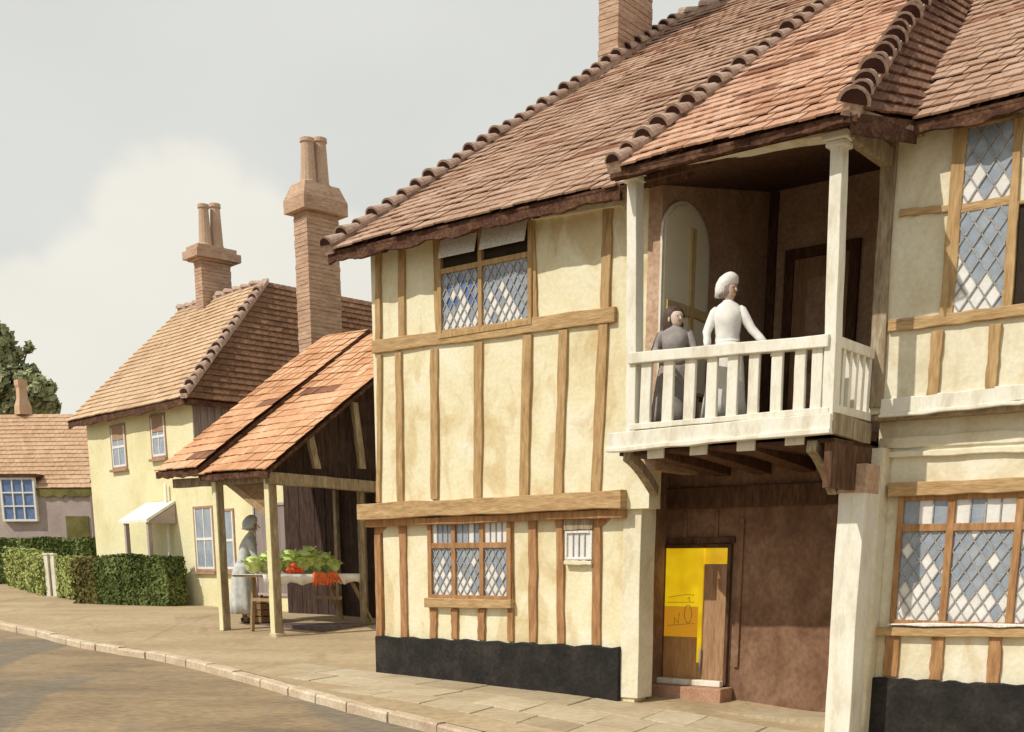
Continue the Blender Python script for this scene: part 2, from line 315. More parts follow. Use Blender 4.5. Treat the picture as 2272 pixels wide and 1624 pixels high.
def clip_seg(p, q, a0, a1, z0, z1):
    t0, t1 = 0, 1; dx, dz = q[0]-p[0], q[1]-p[1]
    for pp, qq in ((-dx, p[0]-a0), (dx, a1-p[0]), (-dz, p[1]-z0), (dz, z1-p[1])):
        if abs(pp) < 1e-9:
            if qq < 0: return None
        else:
            r = qq/pp
            if pp < 0: t0 = max(t0, r)
            else: t1 = min(t1, r)
    if t1-t0 < 1e-3: return None
    return (p[0]+dx*t0, p[1]+dz*t0), (p[0]+dx*t1, p[1]+dz*t1)
def rect(fr, w, x0, x1, y0, y1):
    """pixel box (y0 top) -> a0,a1,z0,z1 on plane w"""
    ym, xm = (y0+y1)/2, (x0+x1)/2
    return fr.hit(x0, ym, w)[0], fr.hit(x1, ym, w)[0], fr.hit(xm, y1, w)[1], fr.hit(xm, y0, w)[1]
def tiles(P0, ue, us, L_, S_, mb, tw=.17, th=.24, lift=.02, thick=.014, clipf=None, mi=0, wob=.02, fl=2):
    """courses of plain tiles over a roof plane: P0 eave-left corner, ue along eave, us up the slope"""
    nrm = ue.cross(us).normalized()
    if nrm.z < 0: nrm = -nrm
    rows = int(S_/th)+1
    for r in range(rows):
        s0 = r*th; off = (tw/2 if r % 2 else 0); n = int(L_/tw)+2; patch = R.random(); run = 0
        for c in range(n):
            x0 = c*tw-off; x1 = x0+tw*.965
            if run > 0: run -= 1
            elif R.random() < .014: run = R.randint(2, 6)
            x0c, x1c = max(0, x0), min(L_, x1)
            if x1c-x0c < .03: continue
            s1 = min(s0+th*1.12, S_)
            if s1-s0 < .05: continue
            if clipf and not clipf((x0c+x1c)/2, (s0+s1)/2): continue
            h = lift+R.uniform(-.004, .006)+wob*sin(x0*.9+s0*.6)+wob*.6*sin(x0*2.3-s0*1.1); dj = R.uniform(-.012, .012) if r else R.uniform(-.03, .02)
            b0 = P0+ue*x0c+us*(s0+dj)+nrm*h; b1 = P0+ue*x1c+us*(s0+dj+R.uniform(-.006, .006))+nrm*h
            t0 = P0+ue*x0c+us*s1+nrm*(h-lift); t1 = P0+ue*x1c+us*s1+nrm*(h-lift); dn = -nrm*thick*(1.5 if not r else 1)
            mb.add([b0, b1, t1, t0, b0+dn, b1+dn], [(0, 1, 2, 3), (0, 4, 5, 1), (0, 3, 4), (1, 5, 2)], fl if run else mi, min(1, max(0, R.gauss(.55, .2)+.12*(patch-.5))))
def slab(pts, nrm, th, mb, mi=0):
    pts = [Vector(q)-nrm*.045 for q in pts]
    n = len(pts); vs = [Vector(p) for p in pts]+[Vector(p)-nrm*th for p in pts]
    mb.add(vs, [tuple(range(n)), tuple(range(2*n-1, n-1, -1))]+[(i, (i+1) % n, n+(i+1) % n, n+i) for i in range(n)], mi)
def barrel_row(p0, p1, nrm, rad, step, name, parent):
    """overlapping half-round tiles up a verge or hip with dark caps at the lower ends coloured for the shade inside"""
    mb = MB(); d = (p1-p0); L_ = d.length; d.normalize(); side = d.cross(nrm).normalized(); n = int(L_/step)
    for i in range(n):
        a = p0+d*(i*step+R.uniform(-.03, .03)*step)+side*R.uniform(-.012, .012); r0 = rad*R.uniform(.95, 1.4); r1 = rad*.5; vs = []; sg = 8; lift = nrm*R.uniform(.02, .05)
        tl = d*(step*1.25)
        for q, (c, r) in enumerate(((a+lift, r0), (a+tl, r1))):
            for k in range(sg+1): t = pi*k/sg; vs.append(c+side*cos(t)*r+nrm*sin(t)*r*.95)
        mb.add(vs, [(k, k+1, sg+2+k, sg+1+k) for k in range(sg)], 0)
        mb.add([v-d*.004 for v in vs[:sg+1]], [tuple(range(sg+1))], 0)
        c0 = a+lift-d*.012; mb.add([c0+side*cos(pi*k/sg)*r0*.78+nrm*(sin(pi*k/sg)*r0*.74+.004) for k in range(sg+1)], [tuple(range(sg+1))], 1)
    mb.beam(p0-nrm*.07, p1-nrm*.07, side, rad*1.5, nrm*.11, max(2, n), .008, 0)
    return mb.build(name, ['ridge_tile', 'mouth_shade'], parent)
# ================================================================== LEFT TIMBERED HOUSE
sL = F.hit(833, 1000, 0)[0]; sR = F.hit(1392, 1000, 0)[0]
zb = -.15
ze_l = F.hit(745, 560, 0)[1]
H1 = thing('timber_house', F.P((sL+sR)/2, 1.5, 0), 'cream plastered timber framed house with a black plinth, left of the white balcony', 'house')
zj = F.hit(1100, 1120, 0)[1]
EWO = -.45                                   # eave overhang
pe = F.hit(722, 532, EWO); sV, zE = pe
wv1, zv1 = F.hits(1334, 112, sV); wv0, zv0 = F.hits(770, 470, sV)
PIT = (zv1-zv0)/(wv1-wv0)
print('sL', sL, 'sR', sR, 'sV', sV, 'zE', zE, 'pitch', math.degrees(math.atan(PIT)), 'zj', zj)
zE2 = F.hit(1388, 432, EWO)[1]; print('zE2', zE2)
zEm = (zE+zE2)/2
def roof_z(w, base=None): return (zEm if base is None else base)+PIT*(w-EWO)
zt = roof_z(0)-.12
HD = 13.0
subdiv_wall(F, sL, sR+.3, lambda t: zj-.1, lambda t: zt, 0, .25, 'upper_wall', 'plaster', H1)
subdiv_wall(F, sL+.02, sR+.12, lambda t: zb, lambda t: zj-.1, .08, .25, 'lower_wall', 'plaster', H1)
# side and back shell
mb = MB(); gz = roof_z(HD/2)-.12
vs = [F.P(sL, .34, zb), F.P(sL, HD, zb), F.P(sL, HD, zt), F.P(sL, HD/2, gz), F.P(sL, .34, zt+.2)]
mb.add([v+F.e*.004 for v in vs]+[v+F.e*.2 for v in vs], [(0, 1, 2, 3, 4), (9, 8, 7, 6, 5), (0, 5, 6, 1), (1, 6, 7, 2), (2, 7, 8, 3), (3, 8, 9, 4), (4, 9, 5, 0)])
mb.fbox(F, sL+.2, sR+5, HD-.2, HD, zb, zt)
mb.build('gable_wall', 'plaster', H1)
MB().fbox(F, sL+.004, sL+.2, .255, .338, zb, zt).build('wall_return', 'plaster', H1)
tp = dict(parent=H1)
tpx(F, 0, (806, 1136), (1390, 1108), 36, .13, 'jetty_beam', 'timber_h', H1, jit=.012, seg=12)
mb = MB(); a0, z0 = F.hit(815, 1162, 0); a1, z1 = F.hit(1386, 1138, 0)
mb.beam(F.P(a0, .05, z0), F.P(a1, .05, z1), Vector((0, 0, 1)), .10, -F.w*.1, 10, .01); mb.build('beam_moulding', 'timber_red', H1, bevel=.01)
tpx(F, 0, (830, 771), (1368, 697), 30, .05, 'middle_beam', 'timber_h', H1, seg=12)
tpx(F, 0, (905, 527), (1384, 452), 13, .06, 'wall_plate', 'plaster_pale', H1, seg=12)
for p0, p1, w_ in [((841, 560), (841, 757), 13), ((893, 545), (894, 752), 16), ((968, 530), (974, 738), 11), ((1181, 492), (1189, 708), 13), ((1350, 462), (1344, 690), 20)]:
    tpx(F, 0, p0, p1, w_, parent=H1)
for p0, p1, w_ in [((844, 788), (842, 1115), 10), ((886, 783), (890, 1112), 15), ((965, 775), (966, 1108), 18), ((1063, 760), (1062, 1104), 19), ((1172, 744), (1164, 1100), 20), ((1253, 732), (1240, 1096), 19), ((1340, 718), (1324, 1092), 21)]:
    tpx(F, 0, p0, p1, w_, parent=H1)
for p0, p1, w_ in [((840, 1166), (844, 1412), 15), ((895, 1162), (899, 1414), 16), ((964, 1350), (963, 1416), 16), ((1010, 1350), (1011, 1418), 15), ((1070, 1350), (1069, 1420), 16), ((1134, 1152), (1134, 1423), 13), ((1184, 1150), (1184, 1425), 18), ((1243, 1146), (1246, 1428), 16), ((1325, 1142), (1325, 1432), 19)]:
    tpx(F, .08, p0, p1, w_, parent=H1, m='timber_red')
for (xa, ya, xb, yb) in [(842, 1178, 858, 1160), (1325, 1170, 1352, 1142)]:
    tpx(F, .08, (xa, ya), (xb, yb), 12, .03, 'corner_bracket', 'timber_red', H1)
# plinth, wavy top
def plinth(fr, w, pts_top, zbot, name, parent, n=30):
    a0, z0 = fr.hit(*pts_top[0], w); a1, z1 = fr.hit(*pts_top[1], w); top = []
    for i in range(n+1): t = i/n; top.append((a0+(a1-a0)*t, z0+(z1-z0)*t+.012*sin(i*1.7)+R.uniform(-.006, .006)))
    return quad_prism(fr, [(a0, zbot), (a1, zbot)]+top[::-1], w, w+.12, name, 'plinth', parent, bevel=.012)
plinth(F, .01, ((831, 1411), (1372, 1436)), -.3, 'plinth', H1)
# upper window
def win(parent, name='window', lab=None):
    o = bpy.data.objects.new(name, None); COL.objects.link(o); o.parent = parent
    if lab: o['label'] = lab
    return o
def frame_mesh(fr, a0, a1, z0, z1, w0, w1, t, parent, m, name='frame', mull=(), trans=(), mt=None):
    mb = MB(); mt = mt or t
    mb.fbox(fr, a0-t, a0, w0, w1, z0-t, z1+t); mb.fbox(fr, a1, a1+t, w0, w1, z0-t, z1+t)
    mb.fbox(fr, a0, a1, w0, w1, z1, z1+t); mb.fbox(fr, a0, a1, w0, w1, z0-t, z0)
    for a in mull: mb.fbox(fr, a-mt/2, a+mt/2, w0+.003, w1, z0, z1)
    for z in trans: mb.fbox(fr, a0, a1, w0+.006, w1-.003, z-mt/2, z+mt/2)
    return mb.build(name, m, parent, bevel=.006)
def window(fr, parent, w, x0, x1, y0, y1, m='timber', t=.07, mull=(), trans=(), proj=.05, lab=None, mt=None, backm='black'):
    a0, a1, z0, z1 = rect(fr, w, x0, x1, y0, y1); xm, ym = (x0+x1)/2, (y0+y1)/2
    ma = [fr.hit(x, ym, w)[0] for x in mull]; tz = [fr.hit(xm, y, w)[1] for y in trans]
    f = frame_mesh(fr, a0, a1, z0, z1, w-proj, w+.02, t, parent, m, 'window', ma, tz, mt)
    if lab: f['label'] = lab
    mb = MB(); mb.fbox(fr, a0, a1, w-.006, w-.003, z0, z1); mb.build('pane_backing', backm, f)
    xs = [a0]+sorted(ma)+[a1]; zs = [z0]+sorted(tz)+[z1]; h = (mt or t)/2
    cells = []
    for j in range(len(zs)-1):
        for i in range(len(xs)-1):
            cells.append((xs[i]+(h if i else 0), xs[i+1]-(h if i < len(xs)-2 else 0), zs[j]+(h if j else 0), zs[j+1]-(h if j < len(zs)-2 else 0), i, j))
    return f, cells
f, cells = window(F, H1, 0, 984, 1176, 503, 726, 'timber', .06, mull=(1070,), trans=(585,), proj=.06, lab='upper window with two white top vents propped open')
for (a0, a1, z0, z1, i, j) in cells:
    if j == 0: 
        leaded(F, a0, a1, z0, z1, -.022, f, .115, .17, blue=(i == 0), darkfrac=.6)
    else:   # vent leaf hinged at the top, swung out
        mb = MB(); A = F.P(a0+.01, -.05, z1); B = F.P(a1-.01, -.05, z1); out = -F.w*.07+Vector((0, 0, -(z1-z0)*.72)); n_ = -F.w
        mb.box8([A+out, B+out, B+out+F.w*.02, A+out+F.w*.02, A, B, B+F.w*.02, A+F.w*.02]); mb.build('vent', 'white', f, bevel=.004)
# lower window
f, cells = window(F, H1, .08, 963, 1129, 1157, 1320, 'timber_red', .07, mull=(1011, 1073), trans=(1210,), proj=.06, mt=.07, lab='lower three light leaded window')
for (a0, a1, z0, z1, i, j) in cells:
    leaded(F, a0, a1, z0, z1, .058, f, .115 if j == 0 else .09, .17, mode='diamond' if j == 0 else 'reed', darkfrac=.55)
tpx(F, .08, (950, 1336), (1142, 1340), 20, .09, 'window_sill', 'timber_h', H1)
# small window with brown blind
f, cells = window(F, H1, .08, 1262, 1313, 1183, 1236, 'white', .03, proj=.05, lab='small square window under a brown shutter')
a0, a1, z0, z1 = cells[0][:4]; leaded(F, a0, a1, z0, z1, .055, f, .08, mode='pale')
tpx(F, .08, (1256, 1157), (1320, 1155), 40, .06, 'shutter', 'grey_wood', H1)
tpx(F, .08, (1257, 1247), (1318, 1249), 9, .07, 'window_sill', 'plaster_pale', H1)
# main roof
rp = Vector((0, 0, PIT))
us = (F.w+rp).normalized(); nr = F.e.cross(us).normalized(); nr = nr if nr.z > 0 else -nr
RW = 8.3                        # run of slope
sEnd = F.hit(2271, 400, 0)[0]+3.5
mb = MB(); P0 = F.P(sV, EWO, zEm); L_ = sR-sV+.9; S_ = (RW-EWO)*sqrt(1+PIT*PIT)
slab([P0, P0+F.e*L_, P0+F.e*L_+us*S_, P0+us*S_], nr, .07, mb, 1)
tiles(P0, F.e, us, L_, S_, mb)
RP = P0+us*S_; RZ = RP.z; wR = RW
ub = (-F.w*1+Vector((0, 0, PIT))).normalized()
PB = F.P(sV, 2*wR-EWO, zEm); nb = Vector((F.w.x*PIT, F.w.y*PIT, 1)).normalized()
slab([PB, RP, RP+F.e*L_, PB+F.e*L_], nb, .07, mb, 1)
roof = mb.build('roof', ['tile_brown', 'eave', 'tile_fleck'], H1)
barrel_row(P0+F.e*.06+nr*.03-us*.02, RP+F.e*.06+nr*.03, nr, .10, .34, 'verge_tiles', roof)
barrel_row(RP, RP+F.e*L_, Vector((0, 0, 1)), .13, .4, 'ridge_tiles', roof)
# drooping ragged eave board
def eave_board(fr, a0, a1, w, z, drop, name, parent, n=40, depth=.05, m='eave', amp=.03, zs=0):
    bot = []
    for i in range(n+1): t = i/n; bot.append((a0+(a1-a0)*t, z-drop+amp*sin(i*.9)*.6+R.uniform(-amp, amp)*.5+zs*t))
    top = [(a1, z+zs), (a0, z)]
    return quad_prism(fr, bot+top, w, w+depth, name, m, parent)
eave_board(F, sV, sR+.1, EWO+.03, zEm-.01, .13, 'eave_board', H1)
mb = MB(); mb.box8([F.P(sV+.02, EWO+.09, zEm-.10), F.P(sR, EWO+.09, zEm-.10), F.P(sR, .0, zt-.02), F.P(sV+.02, .0, zt-.02), F.P(sV+.02, EWO+.09, zEm-.06), F.P(sR, EWO+.09, zEm-.06), F.P(sR, 0, zt+.04), F.P(sV+.02, 0, zt+.04)])
mb.build('soffit', 'eave', H1)
# rafter feet
for i in range(9):
    a = sL+.1+i*(sR-sL-.2)/8
    MB().beam(F.P(a, .02, zt-.06), F.P(a, EWO+.1, zEm-.14), F.e, .09, Vector((0, 0, .07)), 2, .004).build('rafter_foot', 'dark_wood', H1)
# chimney builder
def pot(mb, c, r, h, mi=0):
    L_ = [(0, r*1.05), (.06*h, r*1.05), (.08*h, r*.95), (.9*h, r*.72), (.92*h, r*.86), (h, r*.84)]
    mb.loft([(c+Vector((0, 0, z)), Vector((rr_, 0, 0)), Vector((0, rr_, 0))) for z, rr_ in L_], 14, mi)
def chimney(fr, a0, a1, w0, w1, z0, z1, capz, capo, parent, pots, potr, poth, name='chimney', style=0):
    mb = MB(); k = int((z1-z0)/.085)
    for i in range(k):      # brick courses, each a hair different
        g = R.uniform(-.006, .006); h = (z1-z0)/k
        mb.fbox(fr, a0+g, a1-g, w0+g, w1-g, z0+i*h, z0+(i+1)*h-.006)
    mb.fbox(fr, a0+.012, a1-.012, w0+.012, w1-.012, z0, z1)
    if style == 0:
        st = [(capo*.55, .12), (capo, .55), (capo*.62, .33)]
        z = z1
        for o_, fr_ in st: mb.fbox(fr, a0-o_, a1+o_, w0-o_, w1+o_, z, z+capz*fr_-.004); z += capz*fr_
    else:
        o_ = capo; P = fr.P; z = z1
        mb.fbox(fr, a0-o_, a1+o_, w0-o_, w1+o_, z, z+capz*.45)
        a, b_, c, d = a0-o_, a1+o_, w0-o_, w1+o_; q = o_*.85; z2 = z+capz*.45; z3 = z+capz
        mb.box8([P(a, c, z2), P(b_, c, z2), P(b_, d, z2), P(a, d, z2), P(a+q, c+q, z3), P(b_-q, c+q, z3), P(b_-q, d-q, z3), P(a+q, d-q, z3)])
    o = mb.build(name, 'brick', parent, bevel=.006)
    for i in range(pots):
        t = (i+.35)/(pots-.3); pm = MB(); pot(pm, fr.P((a0+a1)/2, w0+(w1-w0)*(.17+.66*t), z1+capz), potr*.85, poth*(1 if i else .93)); pm.build('chimney_pot', 'pot', o, smooth=False)
    return o
# big stack behind the verge
sa = sV-.55
wa, za = F.hits(1352, 80, sa+.45)
wc = wa
a_l = F.hit(1327, 60, wc)[0]; a_r = F.hit(1371, 60, wc)[0]; w_r = F.hits(1447, 30, a_r)[0]
chimney(F, a_l, a_r, wc, w_r, 0.2, za+2.4, .5, .12, H1, 2, .14, .8, style=0)
print('chim', a_l, a_r, wc, w_r, za, 'sV', sV)
# ================================================================== RIGHT HOUSE WITH BALCONY
BW = -.65                                     # balcony front plane
sB0 = F.hit(1402, 700, BW)[0]; sB1 = F.hit(1845, 700, BW)[0]
H2 = thing('balcony_house', F.P(sB1, 2, -.1), 'timber framed house with a white first floor balcony over a dark porch', 'house')
UW = .32               # right house front wall offset
zf = F.hit(1600, 952, BW)[1]                 # balcony floor
zrl = F.hit(1402, 785, BW)[1]; zrr = F.hit(1840, 744, BW)[1]
zl0 = F.hit(1402, 385, BW)[1]; zl1 = F.hit(1858, 302, BW)[1]
print('sB', sB0, sB1, 'UW', UW, 'zf', zf, 'rail', zrl, zrr, 'lintel', zl0, zl1)
zr = (zrl+zrr)/2; zl = (zl0+zl1)/2
w_back, zcb = F.hits(1712, 425, sB0-.05); print('gallery back', w_back, 'ceiling back z', zcb)
WB = min(w_back, 3.0)
s_w = F.hit(1950, 800, UW)[0]-.08                                # right house left corner
sE = F.hit(2271, 800, UW)[0]+3
# --- gallery inside
GZ0 = zl-.0; GZ1 = min(max(zcb, GZ0+.2), 8)
def ceil_z(w): return GZ0+(GZ1-GZ0)*(w-BW)/(WB-BW)
mb = MB(); mb.fbox(F, sB0-.05, sB1+1.6, WB, WB+.15, zf-.3, GZ1+.03); mb.build('gallery_back_wall', 'gallery_wall', H2)
# left side wall of gallery with arched panel
mb = MB(); P = F.P; mb.box8([P(sB0-.22, -.02, zf-.3), P(sB0-.05, -.02, zf-.3), P(sB0-.05, WB, zf-.3), P(sB0-.22, WB, zf-.3), P(sB0-.22, -.02, ceil_z(0)+.06), P(sB0-.05, -.02, ceil_z(0)+.06), P(sB0-.05, WB, GZ1+.03), P(sB0-.22, WB, GZ1+.03)]); mb.build('gallery_side_wall', 'gallery_wall', H2)
def sideP(w, z, o): return F.P(sB0-.05+o, w, z)
wA0, zA0 = F.hits(1432, 770, sB0-.05); wA1, _ = F.hits(1556, 770, sB0-.05); _, zA1 = F.hits(1492, 448, sB0-.05)
wA0 = max(wA0, -.0)
zA0 = zf
def arch(o_out, o, name, m, parent, z0=None):
    r = (wA1-wA0)/2; c = (wA0+wA1)/2; pts = [(c+r+o_out, z0 or zA0), ]
    hh = r*.75; zc = zA1-hh
    for k in range(13): t = pi*k/12; pts.append((c+(r+o_out)*cos(t), zc+(hh+o_out)*sin(t)))
    pts.append((c-r-o_out, z0 or zA0)); n = len(pts)
    vs = [sideP(w, z, 0.004) for w, z in pts]+[sideP(w, z, o) for w, z in pts]
    return MB().add(vs, [tuple(range(n)), tuple(range(2*n-1, n-1, -1))]+[(i, (i+1) % n, n+(i+1) % n, n+i) for i in range(n)]).build(name, m, parent)
ar = arch(.05, .03, 'arched_opening', 'paint', H2); ar['label'] = 'tall arched panel on the inner wall of the balcony'
arch(0, .04, 'arch_panel', 'arch_cream', ar)
c = (wA0+wA1)/2
MB().beam(sideP(c+.1, zA0, .04), sideP(c+.1, zA1-.2, .04), F.w, .09, F.e*.03, 6, .008).build('stud', 'ochre_beam', ar)
zz = F.hits(1500, 688, sB0-.05)[1]
MB().beam(sideP(wA0+.02, zz, .04), sideP(wA1-.02, zz, .04), Vector((0, 0, 1)), .10, F.e*.035, 6, .01).build('rail', 'ochre_beam', ar)
# corner post & panel lines of gallery
for s_, w_ in ((sB0+.02, WB-.03), (sB0+(sB1-sB0)*.34, WB-.03)):
    pass
MB().beam(F.P(sB0+.0, WB-.05, zf), F.P(sB0, WB-.05, GZ1-.03), F.e, .12, F.w*.05, 6, .006).build('corner_post', 'dark_wood', H2)
# gallery door
a0, a1, z0, z1 = rect(F, WB, 1742, 1905, 545, 760); z0 = zf
fd = frame_mesh(F, a0+.12, a1-.12, z0, z1-.12, WB-.07, WB-.004, .12, H2, 'dark_wood', 'gallery_door')
MB().fbox(F, a0+.12, a1-.12, WB-.04, WB-.006, z0, z1-.12).build('door_leaf', 'door', fd)
MB().fbox(F, a0+.3, a1-.3, WB-.05, WB-.041, z0+.3, z0+.95).fbox(F, a0+.3, a1-.3, WB-.05, WB-.041, z0+1.1, z1-.35).build('door_panel', 'gallery_wall', fd, bevel=.01)
# floor, joists, fascia
mb = MB(); mb.fbox(F, sB0-.1, sB1+.05, BW+.05, WB, zf-.10, zf-.004); mb.build('balcony_floor', 'dark_wood', H2)
def P2(a, w, z): return F.P(a, w, z)
bal = tpx(F, BW, (1352, 980), (1846, 937), 38, .05, 'balcony', 'paint', H2, seg=10); bal['label'] = 'white balcony with square balusters'
lower = tpx(F, BW, (1350, 1000), (1846, 956), 10, .075, 'fascia_moulding', 'paint', bal, seg=10)
# side fascia (right end of balcony)
a_s, z_s = F.hit(1846, 937, BW)
MB().beam(F.P(sB1+.03, BW, z_s), F.P(s_w+.0, UW, z_s-.03), Vector((0, 0, 1)), .2, F.e*.05, 4, .006).build('side_fascia', 'grey_wood', bal)
# posts
def post(p0, p1, wpx, w, name='post', m='paint', par=bal, back=.13, proj=.02): return tpx(F, w, p0, p1, wpx, proj, name, m, par, back=back, jit=.005)
post((1403, 378), (1400, 975), 20, BW)
post((1858, 300), (1836, 935), 22, BW)
# capitals
for x_, y_ in ((1400, 386), (1858, 308)):
    a, z = F.hit(x_, y_, BW); MB().fbox(F, a-.12, a+.12, BW-.08, BW+.16, z-.02, z+.05).fbox(F, a-.095, a+.095, BW-.055, BW+.14, z-.07, z-.022).build('capital', 'paint', bal, bevel=.012)
# rails
tpx(F, BW, (1398, 796), (1842, 757), 25, .055, 'top_rail', 'paint', bal, back=.06, jit=.004)
tpx(F, BW, (1398, 948), (1840, 910), 13, .03, 'bottom_rail', 'paint', bal, back=.05, jit=.004)
for xt in (1433, 1482, 1530, 1579, 1625, 1672, 1723, 1774, 1812):
    yt = 803-(xt-1398)*.088; yb = 950-(xt-1398)*.088
    tpx(F, BW, (xt+2, yt), (xt-4, yb), 21, .01, 'baluster', 'paint', bal, back=.035, jit=.003, seg=3)
# side railing
zt1 = F.hit(1838, 757, BW)[1]; zt0 = F.hit(1838, 905, BW)[1]
MB().beam(F.P(sB1, BW+.1, zt1), F.P(s_w-.02, UW, zt1), Vector((0, 0, 1)), .1, F.e*.07, 3, .003).build('side_rail', 'paint', bal, bevel=.006)
MB().beam(F.P(sB1, BW+.1, zt0), F.P(s_w-.02, UW, zt0), Vector((0, 0, 1)), .08, F.e*.06, 3, .003).build('side_rail', 'paint', bal, bevel=.006)
nsb = 5
for i in range(nsb):
    w_ = BW+.1+(i+.8)*(UW-BW-.1)/(nsb+.4)
    a_ = sB1+(s_w-.02-sB1)*(w_-BW-.1)/(UW-BW-.1)+.01
    MB().beam(F.P(a_, w_, zt0), F.P(a_, w_, zt1), F.w, .065, F.e*.045, 3, .003).build('baluster', 'paint', bal)
# wall post at the house corner
tpx(F, UW, (1978, 292), (1942, 905), 26, .05, 'corner_post', 'grey_wood', H2, back=.16)
# lintel
tpx(F, BW, (1366, 372), (1872, 286), 24, .06, 'lintel', 'plaster_pale', bal, seg=10, back=.14)
a_, z_ = F.hit(1866, 290, BW)
MB().beam(F.P(sB1, BW, z_), F.P(s_w, UW, z_-.02), Vector((0, 0, 1)), .16, F.e*.1, 4, .004).build('side_lintel', 'grey_wood', bal)
# sloping ceiling under the rafters
mb = MB(); zc0 = zl-.02; zc1 = min(max(zcb, zc0+.2), 8); 
mb.box8([F.P(sB0-.2, BW+.1, zc0), F.P(sB1+.1, BW+.1, zc0+.05), F.P(sB1+.9, WB+.05, zc1), F.P(sB0-.2, WB+.05, zc1), F.P(sB0-.2, BW+.1, zc0+.05), F.P(sB1+.1, BW+.1, zc0+.1), F.P(sB1+.9, WB+.05, zc1+.06), F.P(sB0-.2, WB+.05, zc1+.06)])
mb.build('gallery_ceiling', 'dark_wood', H2)
# joists under balcony with pale ends
pj = [(1456, 1013), (1551, 1005), (1656, 996), (1764, 983)]
PB_ = .95                                       # porch back wall offset
zj2 = F.hit(1600, 985, BW)[1]-.14
for x_, y_ in pj:
    a, z = F.hit(x_, y_, BW+.1)
    o = MB().beam(F.P(a, BW+.1, z-.02), F.P(a, PB_, zj2-.05), F.e, .2, Vector((0, 0, .14)), 5, .006).build('joist', 'dark_wood', H2, bevel=.006)
    MB().fbox(F, a-.1, a+.1, BW+.07, BW+.098, z-.02, z+.11).build('joist_end', 'paint', o, bevel=.004)
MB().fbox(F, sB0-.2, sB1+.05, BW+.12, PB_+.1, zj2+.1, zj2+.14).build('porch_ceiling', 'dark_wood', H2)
# curved brackets
zp = F.hit(1405, 1096, .08)[1]
def bracket(s_, zt_, zb_, name='bracket', wi=.10, w_in=.0, m='grey_wood'):
    pts = []
    for k in range(9):
        t = k/8; w_ = BW+.06+(w_in-BW-.06)*t; z = zt_-(zt_-zb_)*(1-cos(t*pi/2))*.55-(zt_-zb_)*t*.45
        pts.append((w_, z))
    vs = []; n = len(pts)
    for side in (-wi/2, wi/2):
        for w_, z in pts: vs.append(F.P(s_+side, w_, z))
        for w_, z in pts: vs.append(F.P(s_+side, w_+.02, z+.10))
    fs = []
    for i in range(n-1):
        fs += [(i, i+1, n+i+1, n+i), (2*n+i, 3*n+i, 3*n+i+1, 2*n+i+1), (i, 2*n+i, 2*n+i+1, i+1), (n+i, n+i+1, 3*n+i+1, 3*n+i)]
    fs += [(0, n, 3*n, 2*n), (n-1, 3*n-1, 4*n-1, 2*n-1)]
    return MB().add(vs, fs).build(name, m, H2)
s_bl = F.hit(1383, 1030, BW)[0]; s_br = F.hit(1870, 1020, BW)[0]
zbt = F.hit(1364, 1018, BW)[1]
bracket(s_bl, zbt-.02, F.hit(1440, 1096, .0)[1]-.02); bracket(sB1-.16, zbt-.04, zbt-.42)
# dark side board of the jetty end
a, z = F.hit(1850, 960, BW+.05)
P = F.P; MB().box8([P(sB1-.02, BW+.06, z-.5), P(sB1+.06, BW+.06, z-.5), P(s_w+.08, UW+.1, z-.5), P(s_w, UW+.1, z-.5), P(sB1-.02, BW+.06, z-.08), P(sB1+.06, BW+.06, z-.08), P(s_w+.08, UW+.1, z-.08), P(s_w, UW+.1, z-.08)]).build('jetty_end_board', 'dark_wood', H2)
# --- porch
LW = .08
tpx(F, LW, (1405, 1088), (1396, 1548), 37, .02, 'porch_post', 'plaster_pale', H2, back=.3, jit=.006)
MB().fbox(F, sR-.02, F.hit(1428, 1300, LW)[0], -.0, .3, zp-.05, zf-.2).build('post_head', 'paint', H2)
RPW = .02
tpx(F, RPW, (1893, 1060), (1856, 1640), 47, .03, 'porch_post', 'paint', H2, back=.3, jit=.006)
tpx(F, RPW, (1895, 1030), (1891, 1094), 52, .05, 'post_capital', 'gallery_wall', H2, back=.3)
s_pr = F.hit(1868, 1300, LW)[0]
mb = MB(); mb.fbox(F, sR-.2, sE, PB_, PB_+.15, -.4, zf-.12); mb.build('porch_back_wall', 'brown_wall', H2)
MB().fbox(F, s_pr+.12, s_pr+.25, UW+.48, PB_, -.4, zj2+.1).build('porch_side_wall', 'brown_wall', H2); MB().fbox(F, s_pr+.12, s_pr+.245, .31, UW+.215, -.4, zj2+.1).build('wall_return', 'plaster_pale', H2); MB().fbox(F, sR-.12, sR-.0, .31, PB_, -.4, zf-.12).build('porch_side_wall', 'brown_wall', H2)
MB().fbox(F, sR-.1, s_pr+.1, PB_-.06, PB_-.003, zp-.14, zp+.1).build('porch_beam', 'dark_wood', H2, bevel=.01)
# vertical battens on porch wall
for x_, y0_, y1_, wd in ((1520, 1135, 1200, .05), (1590, 1135, 1200, .04), (1633, 1150, 1480, .06)):
    a, z0_ = F.hit(x_, y1_, PB_); z1_ = F.hit(x_, y0_, PB_)[1]
    MB().fbox(F, a-wd/2, a+wd/2, PB_-.03, PB_-.003, z0_, z1_).build('batten', 'brown_wall', H2, bevel=.006)
tpx(F, PB_, (1470, 1203), (1632, 1196), 16, .04, 'door_head', 'dark_wood', H2)
